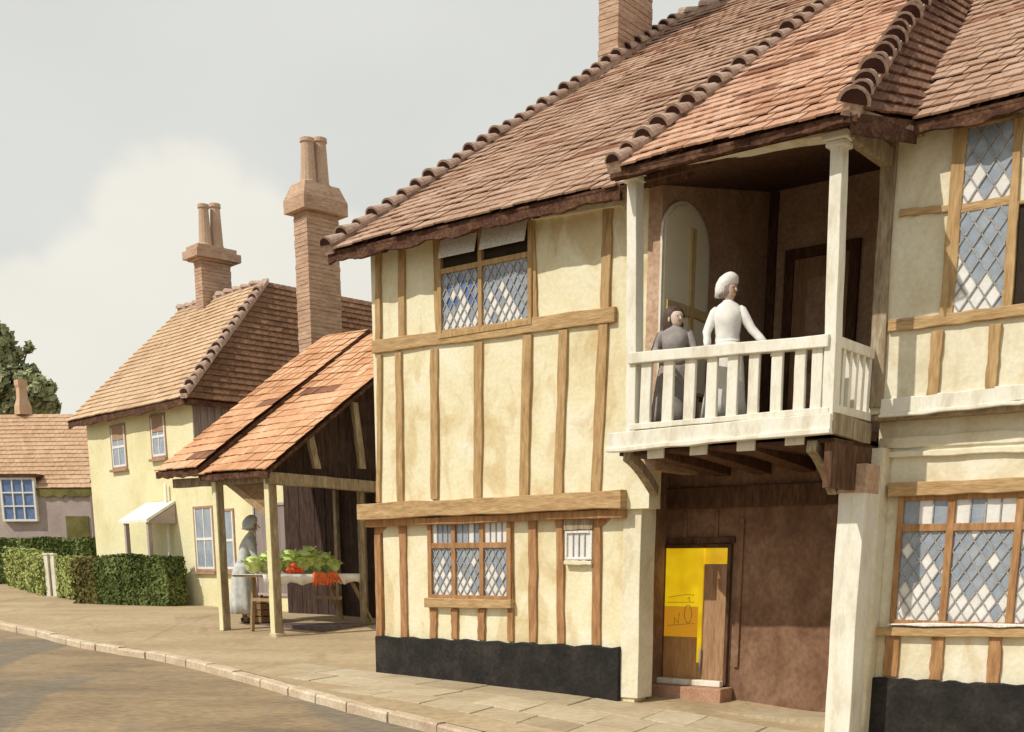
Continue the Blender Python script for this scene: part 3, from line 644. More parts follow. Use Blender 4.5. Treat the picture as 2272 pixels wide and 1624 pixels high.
# street door
a0, a1, z0, z1 = rect(F, PB_, 1476, 1613, 1216, 1507); a_m = F.hit(1556, 1350, PB_)[0]; z_m = F.hit(1510, 1412, PB_)[1]
door = frame_mesh(F, a0, a1, z0, z1, PB_-.06, PB_-.004, .045, H2, 'dark_wood', 'street_door'); door['label'] = 'porch door with a glowing yellow pane'
MB().fbox(F, a_m+.03, a1, PB_-.03, PB_-.006, z0, z1-.19).build('door_leaf', 'door', door, bevel=.004)
MB().fbox(F, a_m+.03, a1-.02, PB_-.03, PB_-.006, z1-.186, z1).build('glow_top_strip', 'lit', door)  # emissive strip spreading the yellow glow across the door top
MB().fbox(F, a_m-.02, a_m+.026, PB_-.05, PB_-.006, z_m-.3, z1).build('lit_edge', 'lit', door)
zq_ = F.hit(1510, 1345, PB_)[1]
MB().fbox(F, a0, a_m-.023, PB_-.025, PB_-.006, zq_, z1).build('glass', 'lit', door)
MB().fbox(F, a0, a_m-.023, PB_-.025, PB_-.006, z_m, zq_-.002).build('glow_fade_pane', 'amber', door)
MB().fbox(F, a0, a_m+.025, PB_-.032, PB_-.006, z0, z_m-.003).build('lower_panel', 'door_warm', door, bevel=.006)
a, z = F.hit(1556, 1490, PB_); MB().tube([F.P(a, PB_-.06, z), F.P(a, PB_-.06, z+.28)], .012, 8).build('handle', 'lead', door, smooth=True)
# pencil-thin marks on the yellow glass: two rules, a small hook, N and O
mk = MB()
def mark(pts, r=.003):
    mk.tube([F.P(*[(F.hit(x, y, PB_-.03)[0]), PB_-.03, F.hit(x, y, PB_-.03)[1]]) for x, y in pts], r, 6)
mark([(1483, 1325), (1500, 1322), (1520, 1319), (1540, 1320)]); mark([(1480, 1336), (1540, 1336)]); mark([(1480, 1387), (1540, 1383)])
mark([(1525, 1329), (1528, 1324), (1530, 1335)], .004)
mark([(1526+8*cos(t), 1362+20*sin(t)) for t in [2*pi*k/14 for k in range(15)]], .004)
mark([(1495, 1383), (1496, 1370), (1504, 1382), (1507, 1360)], .004)
mk.build('lettering', 'timber_red', door, smooth=True)
# steps
MB().fbox(F, a0-.05, a1+.02, PB_-.16, PB_-.062, z0-.06, z0+.01).build('door_sill', 'paint', H2, bevel=.008)
MB().fbox(F, a0-.1, a1+.12, PB_-.32, PB_-.01, -.2, z0-.063).build('door_step', 'step', H2, bevel=.012)
# --- right house walls
zu0 = F.hit(1990, 925, UW)[1]; zu0r = F.hit(2271, 893, UW)[1]
RE0 = F.hit(2043, 262, UW-.3); zRE = RE0[1]
print('right eave z', zRE, 'right wall base', zu0, zu0r)
def rz(w): return zRE+PIT*(w-(UW-.3))
zut = rz(UW)-.1
subdiv_wall(F, s_w, sE, lambda t: (zu0+zu0r)/2+.02, lambda t: zut, UW, .25, 'upper_wall', 'plaster_pale', H2)
MB().fbox(F, s_w, s_w+.2, UW+.26, WB, zu0, GZ1).build('gallery_end_wall', 'gallery_wall', H2)
LW2 = UW+.12 if UW < .2 else UW-.05
LW2 = UW+.22
print('LW2', LW2)
subdiv_wall(F, s_pr+.1, sE, lambda t: -.5, lambda t: (zu0+zu0r)/2+.01, LW2, .25, 'lower_wall', 'plaster_pale', H2)
# jetty mouldings
tpx(F, UW, (1955, 905), (2300, 868), 34, .04, 'jetty_band', 'paint', H2, seg=10)
tpx(F, UW, (1952, 925), (2300, 890), 8, .06, 'jetty_band_moulding', 'paint', H2, seg=10)
mb = MB(); mb.fbox(F, s_pr+.1, sE, min(UW, LW2)-.0, max(UW, LW2)+.2, zu0-.02, zu0+.03); mb.build('jetty_soffit', 'grey_wood', H2)
tpx(F, LW2, (1952, 985), (2300, 965), 26, .03, 'cornice', 'plaster_pale', H2, seg=10)
tpx(F, LW2, (1952, 1010), (2300, 996), 12, .06, 'cornice_moulding', 'plaster_pale', H2, seg=10)
# timbers upper
tpx(F, UW, (1996, 474), (2116, 462), 16, .035, 'rail', 'timber_h', H2)
tpx(F, UW, (1972, 726), (2300, 684), 25, .045, 'middle_beam', 'timber_h', H2, seg=10)
for p0, p1, w_ in [((2136, 285), (2098, 722), 24), ((2262, 262), (2234, 700), 16), ((2081, 735), (2070, 878), 20), ((2210, 720), (2198, 865), 20)]:
    tpx(F, UW, p0, p1, w_, .04, parent=H2)
f, cells = window(F, H2, UW, 2128, 2240, 280, 686, 'timber_h', .03, trans=(455,), proj=.035, mt=.08, lab='tall leaded upper window beside the balcony')
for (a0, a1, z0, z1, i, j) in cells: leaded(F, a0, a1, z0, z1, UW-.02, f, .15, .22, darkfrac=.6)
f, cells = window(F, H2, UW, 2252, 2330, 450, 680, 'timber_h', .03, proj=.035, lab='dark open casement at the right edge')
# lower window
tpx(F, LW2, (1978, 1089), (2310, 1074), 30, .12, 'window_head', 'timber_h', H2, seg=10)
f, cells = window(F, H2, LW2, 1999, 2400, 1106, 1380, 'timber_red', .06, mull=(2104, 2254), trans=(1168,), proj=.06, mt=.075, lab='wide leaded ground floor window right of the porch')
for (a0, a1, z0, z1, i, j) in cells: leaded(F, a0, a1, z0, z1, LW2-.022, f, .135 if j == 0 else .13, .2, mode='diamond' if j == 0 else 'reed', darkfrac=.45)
tpx(F, LW2, (1975, 1384), (2310, 1388), 6, .10, 'sill_strip', 'white', H2, seg=8)
tpx(F, LW2, (1908, 1400), (2310, 1403), 19, .08, 'window_sill', 'timber_h', H2, seg=8)
for p0, p1, w_ in [((1983, 1409), (1974, 1500), 26), ((2082, 1409), (2076, 1508), 22), ((2209, 1409), (2203, 1515), 22)]:
    tpx(F, LW2, p0, p1, w_, .04, parent=H2, m='timber_red')
plinth(F, LW2-.08, ((1890, 1500), (2330, 1524)), -.5, 'plinth', H2)
# downpipe
a, z = F.hit(1931, 1095, LW2-.08); a2, z2 = F.hit(1901, 1495, LW2-.08)
dp = MB().tube([F.P(a, LW2-.05, z), F.P(a2, LW2-.05, z2)], .035, 12).build('downpipe', 'pipe', H2, smooth=True)
# --- right roof and balcony roof
OW = BW-.32
zO = F.hit(1400, 352, OW)[1]; zO2 = F.hit(1860, 262, OW)[1]; print('orange eave', zO, zO2)
zOm = (zO+zO2)/2
sO0 = F.hit(1350, 352, OW)[0]; sO1 = F.hit(1885, 262, OW)[0]
RWO = RW; SO = (RWO-OW)*sqrt(1+PIT*PIT)*1.0
mb = MB(); Po = F.P(sO0, OW, zOm); LO = sO1-sO0
# hip line: leaves the front slope corner, rises to the left-back; the hip face falls to the right roof
hx, hy = 2011, 32
def on_plane(x, y, p, n_):
    d = ray(x, y); t = (p-CAM).dot(n_)/d.dot(n_); return CAM+d*t
Hc = on_plane(1880, 225, Po, nr); Ht = on_plane(2015, 20, Po, nr)
hd = (Ht-Hc); la, lw_, lz = F.loc(Hc); ta, tw_, tz = F.loc(Ht); print('hip', la, lw_, lz, ta, tw_, tz)
slope = (ta-la)/(tw_-lw_)
def hipa(w): return sO1+slope*(w-OW)
endw = RWO
pts = [F.P(sO0, OW, zOm), F.P(sO1, OW, zOm), F.P(hipa(endw), endw, zOm+PIT*(endw-OW)), F.P(sO0, endw, zOm+PIT*(endw-OW))]
slab(pts, nr, .07, mb, 1)
k_ = 1/sqrt(1+PIT*PIT)
tiles(Po, F.e, us, LO+max(0, hipa(endw)-sO1), SO, mb, clipf=lambda x, s_: sO0+x < hipa(OW+s_*k_)-.02)
r2 = mb.build('balcony_roof', ['tile_orange', 'eave', 'tile_fleck'], H2)
barrel_row(pts[0]+F.e*.06+nr*.02, pts[3]+F.e*.06+nr*.02, nr, .10, .34, 'verge_tiles', r2)
# left cheek closing the gap to the lower roof
mb = MB(); mb.box8([F.P(sO0+.02, EWO+.02, roof_z(EWO)), F.P(sO0+.1, EWO+.02, roof_z(EWO)), F.P(sO0+.1, endw, zOm-.6+PIT*(endw-OW)), F.P(sO0+.02, endw, zOm-.6+PIT*(endw-OW)), F.P(sO0+.02, EWO+.02, zOm-.08+PIT*(EWO+.02-OW)), F.P(sO0+.1, EWO+.02, zOm-.08+PIT*(EWO+.02-OW)), F.P(sO0+.1, endw, zOm-.08+PIT*(endw-OW)), F.P(sO0+.02, endw, zOm-.08+PIT*(endw-OW))])
mb.build('roof_cheek', 'eave', H2)
# hip face down to the right roof plane
def right_plane_pt(x, y):
    q = F.P(0, UW-.3, zRE); return on_plane(x, y, q, nr)
V0 = right_plane_pt(2030, 262); V1 = right_plane_pt(2163, -10)
va, vw, vz = F.loc(V0); vb, vw1, vz1 = F.loc(V1); print('valley', va, vw, vz, vb, vw1, vz1)
vs_ = (vb-va)/(vw1-vw)
V2 = F.P(va+vs_*(endw-vw), endw, rz(endw))
mb = MB(); A, B = pts[1], pts[2]; n3 = (B-A).cross(V0-A).normalized(); n3 = n3 if n3.z > 0 else -n3
slab([A, V0, V2, B], n3, .05, mb, 1)
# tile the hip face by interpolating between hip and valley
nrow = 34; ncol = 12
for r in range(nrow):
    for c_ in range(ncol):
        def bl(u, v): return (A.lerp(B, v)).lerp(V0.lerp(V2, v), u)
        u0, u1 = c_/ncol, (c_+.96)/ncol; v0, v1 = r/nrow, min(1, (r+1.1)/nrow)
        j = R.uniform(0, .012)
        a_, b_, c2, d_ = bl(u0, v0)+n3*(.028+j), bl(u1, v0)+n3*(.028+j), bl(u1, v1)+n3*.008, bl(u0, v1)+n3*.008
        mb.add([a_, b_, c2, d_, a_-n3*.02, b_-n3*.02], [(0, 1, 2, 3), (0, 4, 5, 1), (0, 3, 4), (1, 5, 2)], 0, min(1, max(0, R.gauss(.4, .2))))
hf = mb.build('hip_face', ['tile_hip_shade', 'eave'], r2)
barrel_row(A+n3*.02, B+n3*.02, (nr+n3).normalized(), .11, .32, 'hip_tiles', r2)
# right main roof
mb = MB(); Pr = F.P(va-.05, UW-.3, zRE); LR = sE-va+.3; SR = (RWO-(UW-.3))*sqrt(1+PIT*PIT)
slab([Pr, Pr+F.e*LR, Pr+F.e*LR+us*SR, F.P(V2.dot(Vector((0, 0, 0))) if 0 else F.loc(V2)[0], endw, rz(endw))], nr, .07, mb, 1)
aM = min(va, F.loc(V2)[0]); tiles(F.P(aM, UW-.3, zRE), F.e, us, LR+va-aM, SR, mb, clipf=lambda x, s_: aM+x > va+vs_*(s_*k_)-.04)
# back slope
RPz = rz(endw)
slab([F.P(sO0, endw, RPz), F.P(sE+.3, endw, RPz), F.P(sE+.3, 2*endw+.3, RPz-PIT*(endw+.3)), F.P(sO0, 2*endw+.3, RPz-PIT*(endw+.3))], nb, .07, mb, 1)
r3 = mb.build('roof', ['tile_brown', 'eave', 'tile_fleck'], H2)
eave_board(F, va-.05, sE+.3, UW-.27, zRE-.01, .11, 'eave_board', H2)
eave_board(F, sO0, sO1+.05, OW+.03, zOm-.01, .075, 'balcony_eave_board', H2, amp=.012)
MB().box8([F.P(sO0+.02, OW+.09, zOm-.1), F.P(sO1, OW+.09, zOm-.1), F.P(sO1, BW+.1, zl+.06), F.P(sO0+.02, BW+.1, zl+.06), F.P(sO0+.02, OW+.09, zOm-.05), F.P(sO1, OW+.09, zOm-.05), F.P(sO1, BW+.1, zl+.14), F.P(sO0+.02, BW+.1, zl+.14)]).build('balcony_soffit', 'eave', H2)
# board closing under the hip face
MB().add([A-Vector((0, 0, .02)), V0-Vector((0, 0, .02)), V0-Vector((0, 0, .2))+F.w*.02, A-Vector((0, 0, .18))+F.w*.02, A-Vector((0, 0, .02))+F.w*.06, V0-Vector((0, 0, .02))+F.w*.06, V0-Vector((0, 0, .2))+F.w*.08, A-Vector((0, 0, .18))+F.w*.08], [(0, 1, 2, 3), (7, 6, 5, 4), (0, 4, 5, 1), (3, 2, 6, 7), (0, 3, 7, 4), (1, 5, 6, 2)]).build('hip_eave_board', 'eave', H2)
sf = [(sB1-.05, BW), (sO1, OW+.06), (va, UW-.26), (va, UW), (sB1, UW)]
mb = MB(); n = len(sf); mb.add([F.P(a, w, zl+.03+(zut-zl-.1)*max(0, (w-BW)/(UW-BW))*.5) for a, w in sf]+[F.P(a, w, zl+.07+(zut-zl-.1)*max(0, (w-BW)/(UW-BW))*.5) for a, w in sf], [tuple(range(n)), tuple(range(2*n-1, n-1, -1))]+[(i, (i+1) % n, n+(i+1) % n, n+i) for i in range(n)])
mb.build('hip_soffit', 'grey_wood', H2)
MB().fbox(F, sE-.2, sE, .5, 5.5, -.5, zut).fbox(F, sB0, sE, 5.3, 5.5, -.5, zut).build('rear_wall', 'plaster_pale', H2)
# ================================================================== OPEN SHED
def wat(fr, x, D): X = (x-PX)*D*cos(TH)/FPX; return (Vector((X, D, 0))-fr.O).dot(fr.w), (Vector((X, D, 0))-fr.O).dot(fr.e)
def gz_at(fr, a, w): return hz(fr.P(a, w, 0).y)
WS, aS = wat(F, 608, 21.0)                    # near front post
SF = Frame(F.P(aS, WS, 0).x, F.P(aS, WS, 0).y, .788, -.616)
SH = thing('open_shed', F.P(aS, WS, .25), 'open timber shed with an orange tiled lean-to roof sheltering the vegetable stall', 'shed')
zS = SF.hit(600, 1062, 0)[1]
aP2 = SF.hit(490, 1200, 0)[0]; aFar = SF.hit(352, 1050, -.25)[0]; aNear = .28
print('shed', aP2, aFar, zS, 'WS', WS)
def sgz(a, w): return hz(SF.P(a, w, 0).y)
def shed_post(a, w, wd, dp, ztop, m='plaster_far', m2='grey_wood', name='post'):
    z0 = sgz(a, w)
    o = MB().beam(SF.P(a, w-dp/2, z0), SF.P(a, w-dp/2, ztop), SF.e, wd, SF.w*dp, 8, .006).build(name, m2, SH, bevel=.008)
    return o
p = shed_post(0, 0, .13, .17, zS); MB().fbox(SF, -.066, .05, -.1, -.086, sgz(0, 0)+.0, zS).build('sunlit_face', 'plaster_far', p)  # pale strip paints the sunlit side of the post
p = shed_post(aP2, 0, .12, .16, zS); MB().fbox(SF, aP2-.061, aP2+.045, -.095, -.081, sgz(aP2, 0), zS).build('sunlit_face', 'plaster_far', p)  # same painted sunlight on the farther post
MB().fbox(SF, -.1, .1, -.12, .12, sgz(0, 0)-.05, sgz(0, 0)+.07).build('post_foot', 'stone', SH, bevel=.02)
# pitch of the shed roof from its near edge
wq, zq = SF.hits(830, 850, aNear); w0q, z0q = SF.hits(600, 1048, aNear)
PS = (zq-z0q)/(wq-w0q); wE = -.3; zSE = z0q+PS*(wE-w0q)
wTop = 4.2
print('shed pitch', math.degrees(math.atan(PS)), wq, zq, 'zSE', zSE)
us2 = (SF.w+Vector((0, 0, PS))).normalized(); nr2 = SF.e.cross(us2).normalized(); nr2 = nr2 if nr2.z > 0 else -nr2
aMid = SF.hit(442, 1058, wE)[0]; print('aMid', aMid)
SS = (wTop-wE)*sqrt(1+PS*PS)
mb = MB(); p0 = SF.P(aMid-.02, wE, zSE+.10); slab([p0, p0+SF.e*(aNear-aMid), p0+SF.e*(aNear-aMid)+us2*SS, p0+us2*SS], nr2, .05, mb, 1); tiles(p0, SF.e, us2, aNear-aMid, SS, mb, tw=.2, th=.28)
mb.build('roof', ['tile_shed', 'eave', 'tile_fleck'], SH)
mb = MB(); p0 = SF.P(aFar, wE-.05, zSE+.20); slab([p0, p0+SF.e*(aMid-aFar), p0+SF.e*(aMid-aFar)+us2*SS, p0+us2*SS], nr2, .05, mb, 1); tiles(p0, SF.e, us2, aMid-aFar, SS, mb, tw=.2, th=.28)
mb.build('roof', ['tile_shed', 'eave', 'tile_fleck'], SH)
eave_board(SF, aMid, aNear-.02, wE+.02, zSE+.08, .10, 'eave_board', SH, n=20, amp=.02)
MB().box8([SF.P(aMid-.03, wE, zSE-.02), SF.P(aMid+.01, wE, zSE-.02), SF.P(aMid+.01, wTop, zSE-.02+PS*(wTop-wE)), SF.P(aMid-.03, wTop, zSE-.02+PS*(wTop-wE)), SF.P(aMid-.03, wE, zSE+.2), SF.P(aMid+.01, wE, zSE+.2), SF.P(aMid+.01, wTop, zSE+.2+PS*(wTop-wE)), SF.P(aMid-.03, wTop, zSE+.2+PS*(wTop-wE))]).build('verge_board', 'eave', SH)
eave_board(SF, aFar+.02, aMid, wE-.03, zSE+.19, .12, 'eave_board', SH, n=20, amp=.02)
# tie beam and truss at the near gable, front plate
MB().beam(SF.P(.03, -.15, zS-.0), SF.P(.03, 3.6, zS-.02), Vector((0, 0, 1)), .21, SF.e*.13, 9, .012).build('tie_beam', 'grey_wood', SH, bevel=.01)
MB().beam(SF.P(aFar+.15, -.06, zS+.02), SF.P(.1, -.06, zS+.02), Vector((0, 0, 1)), .16, SF.w*.12, 8, .008).build('wall_plate', 'grey_wood', SH)
def roofz(w): return zSE+.05+PS*(w-wE)
MB().beam(SF.P(.0, wE+.1, roofz(wE)-.0), SF.P(.0, 4.0, roofz(3.9)), Vector((0, 0, 1)), .13, SF.e*.1, 6, .006).build('rafter', 'grey_wood', SH)
for (xa, ya, xb, yb) in ((684, 965, 702, 1040), (783, 893, 802, 1040)):
    wa_, za_ = SF.hits(xa, ya, .08); wb_, zb_ = SF.hits(xb, yb, .08)
    MB().beam(SF.P(.06, wa_, min(za_, roofz(wa_))), SF.P(.06, wb_, zb_), SF.w, .15, SF.e*.08, 5, .01).build('truss_strut', 'grey_wood', SH, bevel=.006)
# dark boarding behind the truss, back wall, right wall
mb = MB()
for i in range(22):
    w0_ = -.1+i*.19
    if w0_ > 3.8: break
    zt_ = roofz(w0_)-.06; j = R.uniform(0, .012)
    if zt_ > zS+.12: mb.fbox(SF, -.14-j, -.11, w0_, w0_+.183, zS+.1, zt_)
mb.build('gable_boards', 'shed_shade', SH)
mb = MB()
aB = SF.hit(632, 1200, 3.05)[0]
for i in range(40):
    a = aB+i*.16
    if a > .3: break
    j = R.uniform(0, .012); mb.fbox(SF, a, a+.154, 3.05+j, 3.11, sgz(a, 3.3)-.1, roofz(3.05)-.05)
mb.build('back_boards', 'shed_shade', SH)
mb = MB()
for i in range(12):
    w_ = 2.15+i*.16; j = R.uniform(0, .012)
    if w_ < 3.2: pass
mb = MB(); mb.fbox(SF, .9, 1.0, 1.4, 3.4, .1, roofz(1.5)); 
# posts inside
for a, w_, wd in ((-.1, 2.3, .10), (-1.5, 2.98, .09), (-.7, 2.96, .07)):
    shed_post(a, w_, wd, .1, zS+.0, name='inner_post')
MB().beam(SF.P(-1.25, .02, zS-.0), SF.P(-.1, .02, zS-.62), (SF.e*.5+Vector((0, 0, .85))).normalized(), .12, SF.w*.08, 5, .008).build('knee_brace', 'trestle', SH)
MB().add([SF.P(-1.15, .03, zS-.05), SF.P(-.08, .03, zS-.58), SF.P(-.08, .03, zS-.05), SF.P(-1.15, .07, zS-.05), SF.P(-.08, .07, zS-.58), SF.P(-.08, .07, zS-.05)], [(0, 1, 2), (5, 4, 3), (0, 3, 4, 1), (1, 4, 5, 2), (2, 5, 3, 0)]).build('brace_board', 'crate', SH)
# raised floor edge
MB().fbox(SF, -2.4, .2, .9, 3.3, sgz(0, 1)-.1, sgz(0, 2)+.03).build('shed_floor', 'shed_floor', SH)
# bracket and thin pipe at far end belongs to the yellow house (below)
def at_(x, y, D): d = ray(x, y); return CAM+d*(D/d.y)
# ------------------------------------------------------------------ vegetable stall
wT, zT = SF.hits(690, 1268, -.35)
def sh(x, y, a): return SF.hits(x, y, a)
aT = -.55
w0T = sh(523, 1275, aT)[0]; w1T = sh(772, 1258, aT)[0]; zT = sh(650, 1272, aT)[1]
print('table', w0T, w1T, zT, 'ground', sgz(aT, 1))
w0T = w0T+.28
ST = thing('vegetable_stall', SF.P(aT, (w0T+w1T)/2, sgz(aT, 1)), 'trestle table with a white cloth under vegetables in the open shed', 'stall')
TD = .42
MB().fbox(SF, aT-TD, aT+TD, w0T, w1T, zT-.06, zT-.02).build('table_top', 'trestle', ST, bevel=.006)
# cloth: slightly wavy sheet with hanging front edge
mb = MB(); nx = 34; vs = []
for j, (da, dz) in enumerate(((-TD-.02, -.04), (-TD-.01, 0), (TD+.01, 0), (TD+.035, -.05), (TD+.045, -.17))):
    for i in range(nx+1):
        w_ = w0T-.03+(w1T-w0T+.06)*i/nx; k = (.02*sin(i*1.3)+.015*sin(i*2.7)) if j in (0, 3) else (.03*sin(i*1.3)+.02*sin(i*2.7) if j == 4 else 0)
        vs.append(SF.P(aT+da+k, w_, zT-.012+dz+(.03*sin(i*.9) if j == 4 else 0)))
fs = [(j*(nx+1)+i, j*(nx+1)+i+1, (j+1)*(nx+1)+i+1, (j+1)*(nx+1)+i) for j in range(4) for i in range(nx)]
o = mb.add(vs, fs).build('cloth', 'cloth_white', ST, smooth=True); md = o.modifiers.new('s', 'SOLIDIFY'); md.thickness = .006
for k, w_ in enumerate((w0T+.35, w1T-.55)):
    for s_ in (-1, 1):
        zg = sgz(aT, w_)
        MB().beam(SF.P(aT+s_*.3, w_+(.0 if k == 0 else .25)*1, zT-.06), SF.P(aT+s_*.42, w_+(.0 if k == 0 else .75), zg), SF.w, .07, SF.e*.05, 3, .003).build('leg', 'trestle', ST)
    MB().fbox(SF, aT-.34, aT+.34, w_-.03, w_+.03, zT-.5, zT-.44).build('stretcher', 'trestle', ST)
def cabbage(c, r):
    mb = MB(); mb.ball(c+Vector((0, 0, r*.85)), r*.8, r*.8, r*.78, 14, 9, jit=.05)
    for k in range(11):
        a = 2*pi*k/11+R.uniform(-.2, .2); lean = R.uniform(.5, 1.1) if k % 2 else R.uniform(1.0, 1.35); g = []
        for i in range(5):
            for j in range(5):
                u = i/4; v = (j-2)/2; rad = r*(.25+1.0*u*lean*.8); hh = r*(.15+1.5*sin(u*1.5)*(1.25-lean*.5)); ca, sa_ = cos(a+v*.5*(.6+u*.5)), sin(a+v*.5*(.6+u*.5))
                g.append(c+Vector((ca*rad, sa_*rad, hh+r*.06*sin(j*2.4+k)*u)))
        mb.add(g, [(i*5+j, i*5+j+1, (i+1)*5+j+1, (i+1)*5+j) for i in range(4) for j in range(4)], 0)
    return mb
cabs = [(562, 1262, .2), (588, 1262, .19), (636, 1262, .19), (672, 1232, .27), (660, 1262, .2), (700, 1262, .22), (716, 1236, .23), (738, 1262, .18), (612, 1264, .17), (650, 1236, .2), (694, 1228, .2), (600, 1240, .18), (728, 1240, .18)]
labs = ['leftmost round green cabbage on the table by the stallholder', 'green cabbage just left of the near shed post', 'small cabbage just right of the shed post', 'biggest bright green cabbage heaped at the middle of the stall', 'low cabbage under the biggest bright green one', 'leafy cabbage above the bunch of carrots', 'cabbage at the top of the heap, right of the biggest one', 'rightmost small cabbage at the end of the table', 'cabbage half hidden behind the near shed post', 'cabbage leaning on the left side of the biggest one', 'topmost leafy cabbage between the biggest one and the carrots', 'upper cabbage directly behind the near shed post', 'upper cabbage at the right end of the heap']
for i, ((x, y, r), lb) in enumerate(zip(cabs, labs)):
    w_, z_ = sh(x, y, aT+.1); rz_ = r*.82; z_ = max(zT+.0, min(zT+.28, z_-r*.9)); z_ = zT-.005 if z_ < zT+.1 else z_
    c = SF.P(aT+(.1 if z_ < zT+.1 else 0), w_, z_)
    t = thing('cabbage', c, lb, 'cabbage', 'cabbages heaped on the stall'); cabbage(c, r).build('leaves', 'cabbage', t, smooth=True)
    if z_ > zT+.1:    # carried by a bed cabbage below
        c2 = SF.P(aT-.05, w_+.05, zT-.005); t2 = thing('cabbage', c2, 'bottom cabbage carrying '+{3: 'the biggest one mid stall', 6: 'the heap right of the biggest one', 9: 'the one leaning left of the biggest', 10: 'the topmost leafy one', 11: 'the upper one behind the post', 12: 'the upper one at the right end'}.get(i, 'the leafy one above the carrots'), 'cabbage', 'cabbages heaped on the stall'); cabbage(c2, .18).build('leaves', 'cabbage', t2, smooth=True)
def carrots(x, y, n, lab):
    w_, z_ = sh(x, y, aT+TD); c = SF.P(aT+TD-.05, w_, zT)
    t = thing('carrot_bunch', c, lab, 'carrots', 'bunches of carrots hanging over the table edge')
    for k in range(n):
        q = (k-(n-1)/2)/max(1, n-1); st = SF.P(aT+TD+.02, w_+q*.16, zT+.03); en = SF.P(aT+TD+.09+R.uniform(0, .03), w_+q*.42, zT-.2-R.uniform(0, .06))
        MB().tube([st, st.lerp(en, .15), st.lerp(en, .55), en], [.015, .04, .03, .005], 10).build('carrot', 'carrot', t, smooth=True)
    mb = MB()
    for k in range(26):
        s0_ = SF.P(aT+TD-.02, w_+R.uniform(-.07, .07), zT+.03); e0 = s0_-SF.e*R.uniform(.1, .3)+SF.w*R.uniform(-.12, .12)+Vector((0, 0, R.uniform(.0, .13)))
        mb.tube([s0_, s0_.lerp(e0, .5)+Vector((0, 0, .04)), e0], [.005, .006, .012], 5)
    mb.build('leafy_tops', 'carrot_top', t)
carrots(704, 1275, 9, 'fanned bunch of orange carrots hanging over the table edge')
carrots(733, 1275, 5, 'smaller carrot bunch at the right of the larger fan')
tl = ['leftmost red tomato on the front of the cloth', 'second red tomato from the shed post', 'third red tomato from the shed post', 'red tomato nearest the carrots', 'small red tomato on top of the tomato row']
for k in range(5):
    w_, z_ = sh(640+k*9 if k < 4 else 652, 1272, aT+.33); c = SF.P(aT+.33, w_, zT+(.0 if k < 4 else .085))
    t = thing('tomato', c, tl[k], 'tomato', 'tomatoes in a row at the table edge')
    MB().ball(c+Vector((0, 0, .055)), .062, .062, .055).build('fruit', 'tomato', t, smooth=True)
    MB().ball(c+Vector((0, 0, .108)), .02, .02, .006, 8, 4).build('stalk', 'carrot_top', t)
# crate under the table
q_ = SF.loc(at_(580, 1345, 23.0)); a_c, w_c = q_[0], q_[1]; zg = sgz(a_c, w_c)
CR = thing('crate', SF.P(a_c, w_c, zg), 'brown slatted wooden crate on the ground under the stall table', 'crate')
mb = MB()
for k in range(4):
    z = zg+.02+k*.125; mb.fbox(SF, a_c-.28, a_c+.28, w_c-.26, w_c-.24, z, z+.105); mb.fbox(SF, a_c-.28, a_c+.28, w_c+.24, w_c+.26, z, z+.105)
    mb.fbox(SF, a_c+.262, a_c+.28, w_c-.238, w_c+.238, z, z+.105); mb.fbox(SF, a_c-.28, a_c-.262, w_c-.238, w_c+.238, z, z+.105)
mb.build('slats', 'crate', CR); mb = MB()
for s1 in (-1, 1):
    for s2 in (-1, 1): mb.fbox(SF, a_c+s1*.24-.02, a_c+s1*.24+.02, w_c+s2*.215-.02, w_c+s2*.215+.02, zg, zg+.53)
mb.fbox(SF, a_c-.26, a_c+.26, w_c-.235, w_c+.235, zg+.01, zg+.03); mb.build('corner_posts', 'crate', CR)
# ================================================================== YELLOW HOUSE
YH = thing('yellow_house', YF.P(-3, 2, .5), 'pale yellow rendered house with a hipped tile roof behind the hedge', 'house')
ay0 = YF.hit(196, 1000, 0)[0]; ay1 = YF.hit(431, 1000, 0)[0]; zy = (YF.hit(210, 925, 0)[1]+YF.hit(425, 885, 0)[1])/2
aX = YF.hit(650, 1200, 0)[0]; aX = min(aX, 4.2)
print('yellow', ay0, ay1, zy, aX)
DY = 7.5
def subw(*a): return subdiv_wall(*a)
subdiv_wall(YF, ay0, ay1, lambda t: .2, lambda t: zy, 0, .25, 'front_wall', 'plaster_far', YH)
zx = YF.hit(440, 1012, 0)[1]
subdiv_wall(YF, ay1, aX, lambda t: .2, lambda t: zx, .004, .25, 'extension_wall', 'plaster_far', YH)
mb = MB(); mb.fbox(YF, ay0+.003, ay0+.25, .25, DY, .2, zy).fbox(YF, ay0, 6, DY, DY+.2, .2, zy); mb.build('rear_walls', 'plaster_far', YH)
mb = MB(); mb.fbox(YF, ay1-.2, ay1+.003, .25, DY, zx-.6, zy)
for k in range(40): mb.fbox(YF, ay1+.003, ay1+.02+R.uniform(0, .008), .02+k*.19, .02+k*.19+.18, zx-.4, zy)
mb.build('boarded_side_wall', 'grey_board', YH)
MB().box8([YF.P(ay1+.03, -.1, zx), YF.P(aX, -.1, zx), YF.P(aX, 4, zx+.35), YF.P(ay1+.03, 4, zx+.35), YF.P(ay1+.03, -.1, zx+.06), YF.P(aX, -.1, zx+.06), YF.P(aX, 4, zx+.41), YF.P(ay1+.03, 4, zx+.41)]).build('extension_roof', 'tile_far', YH)
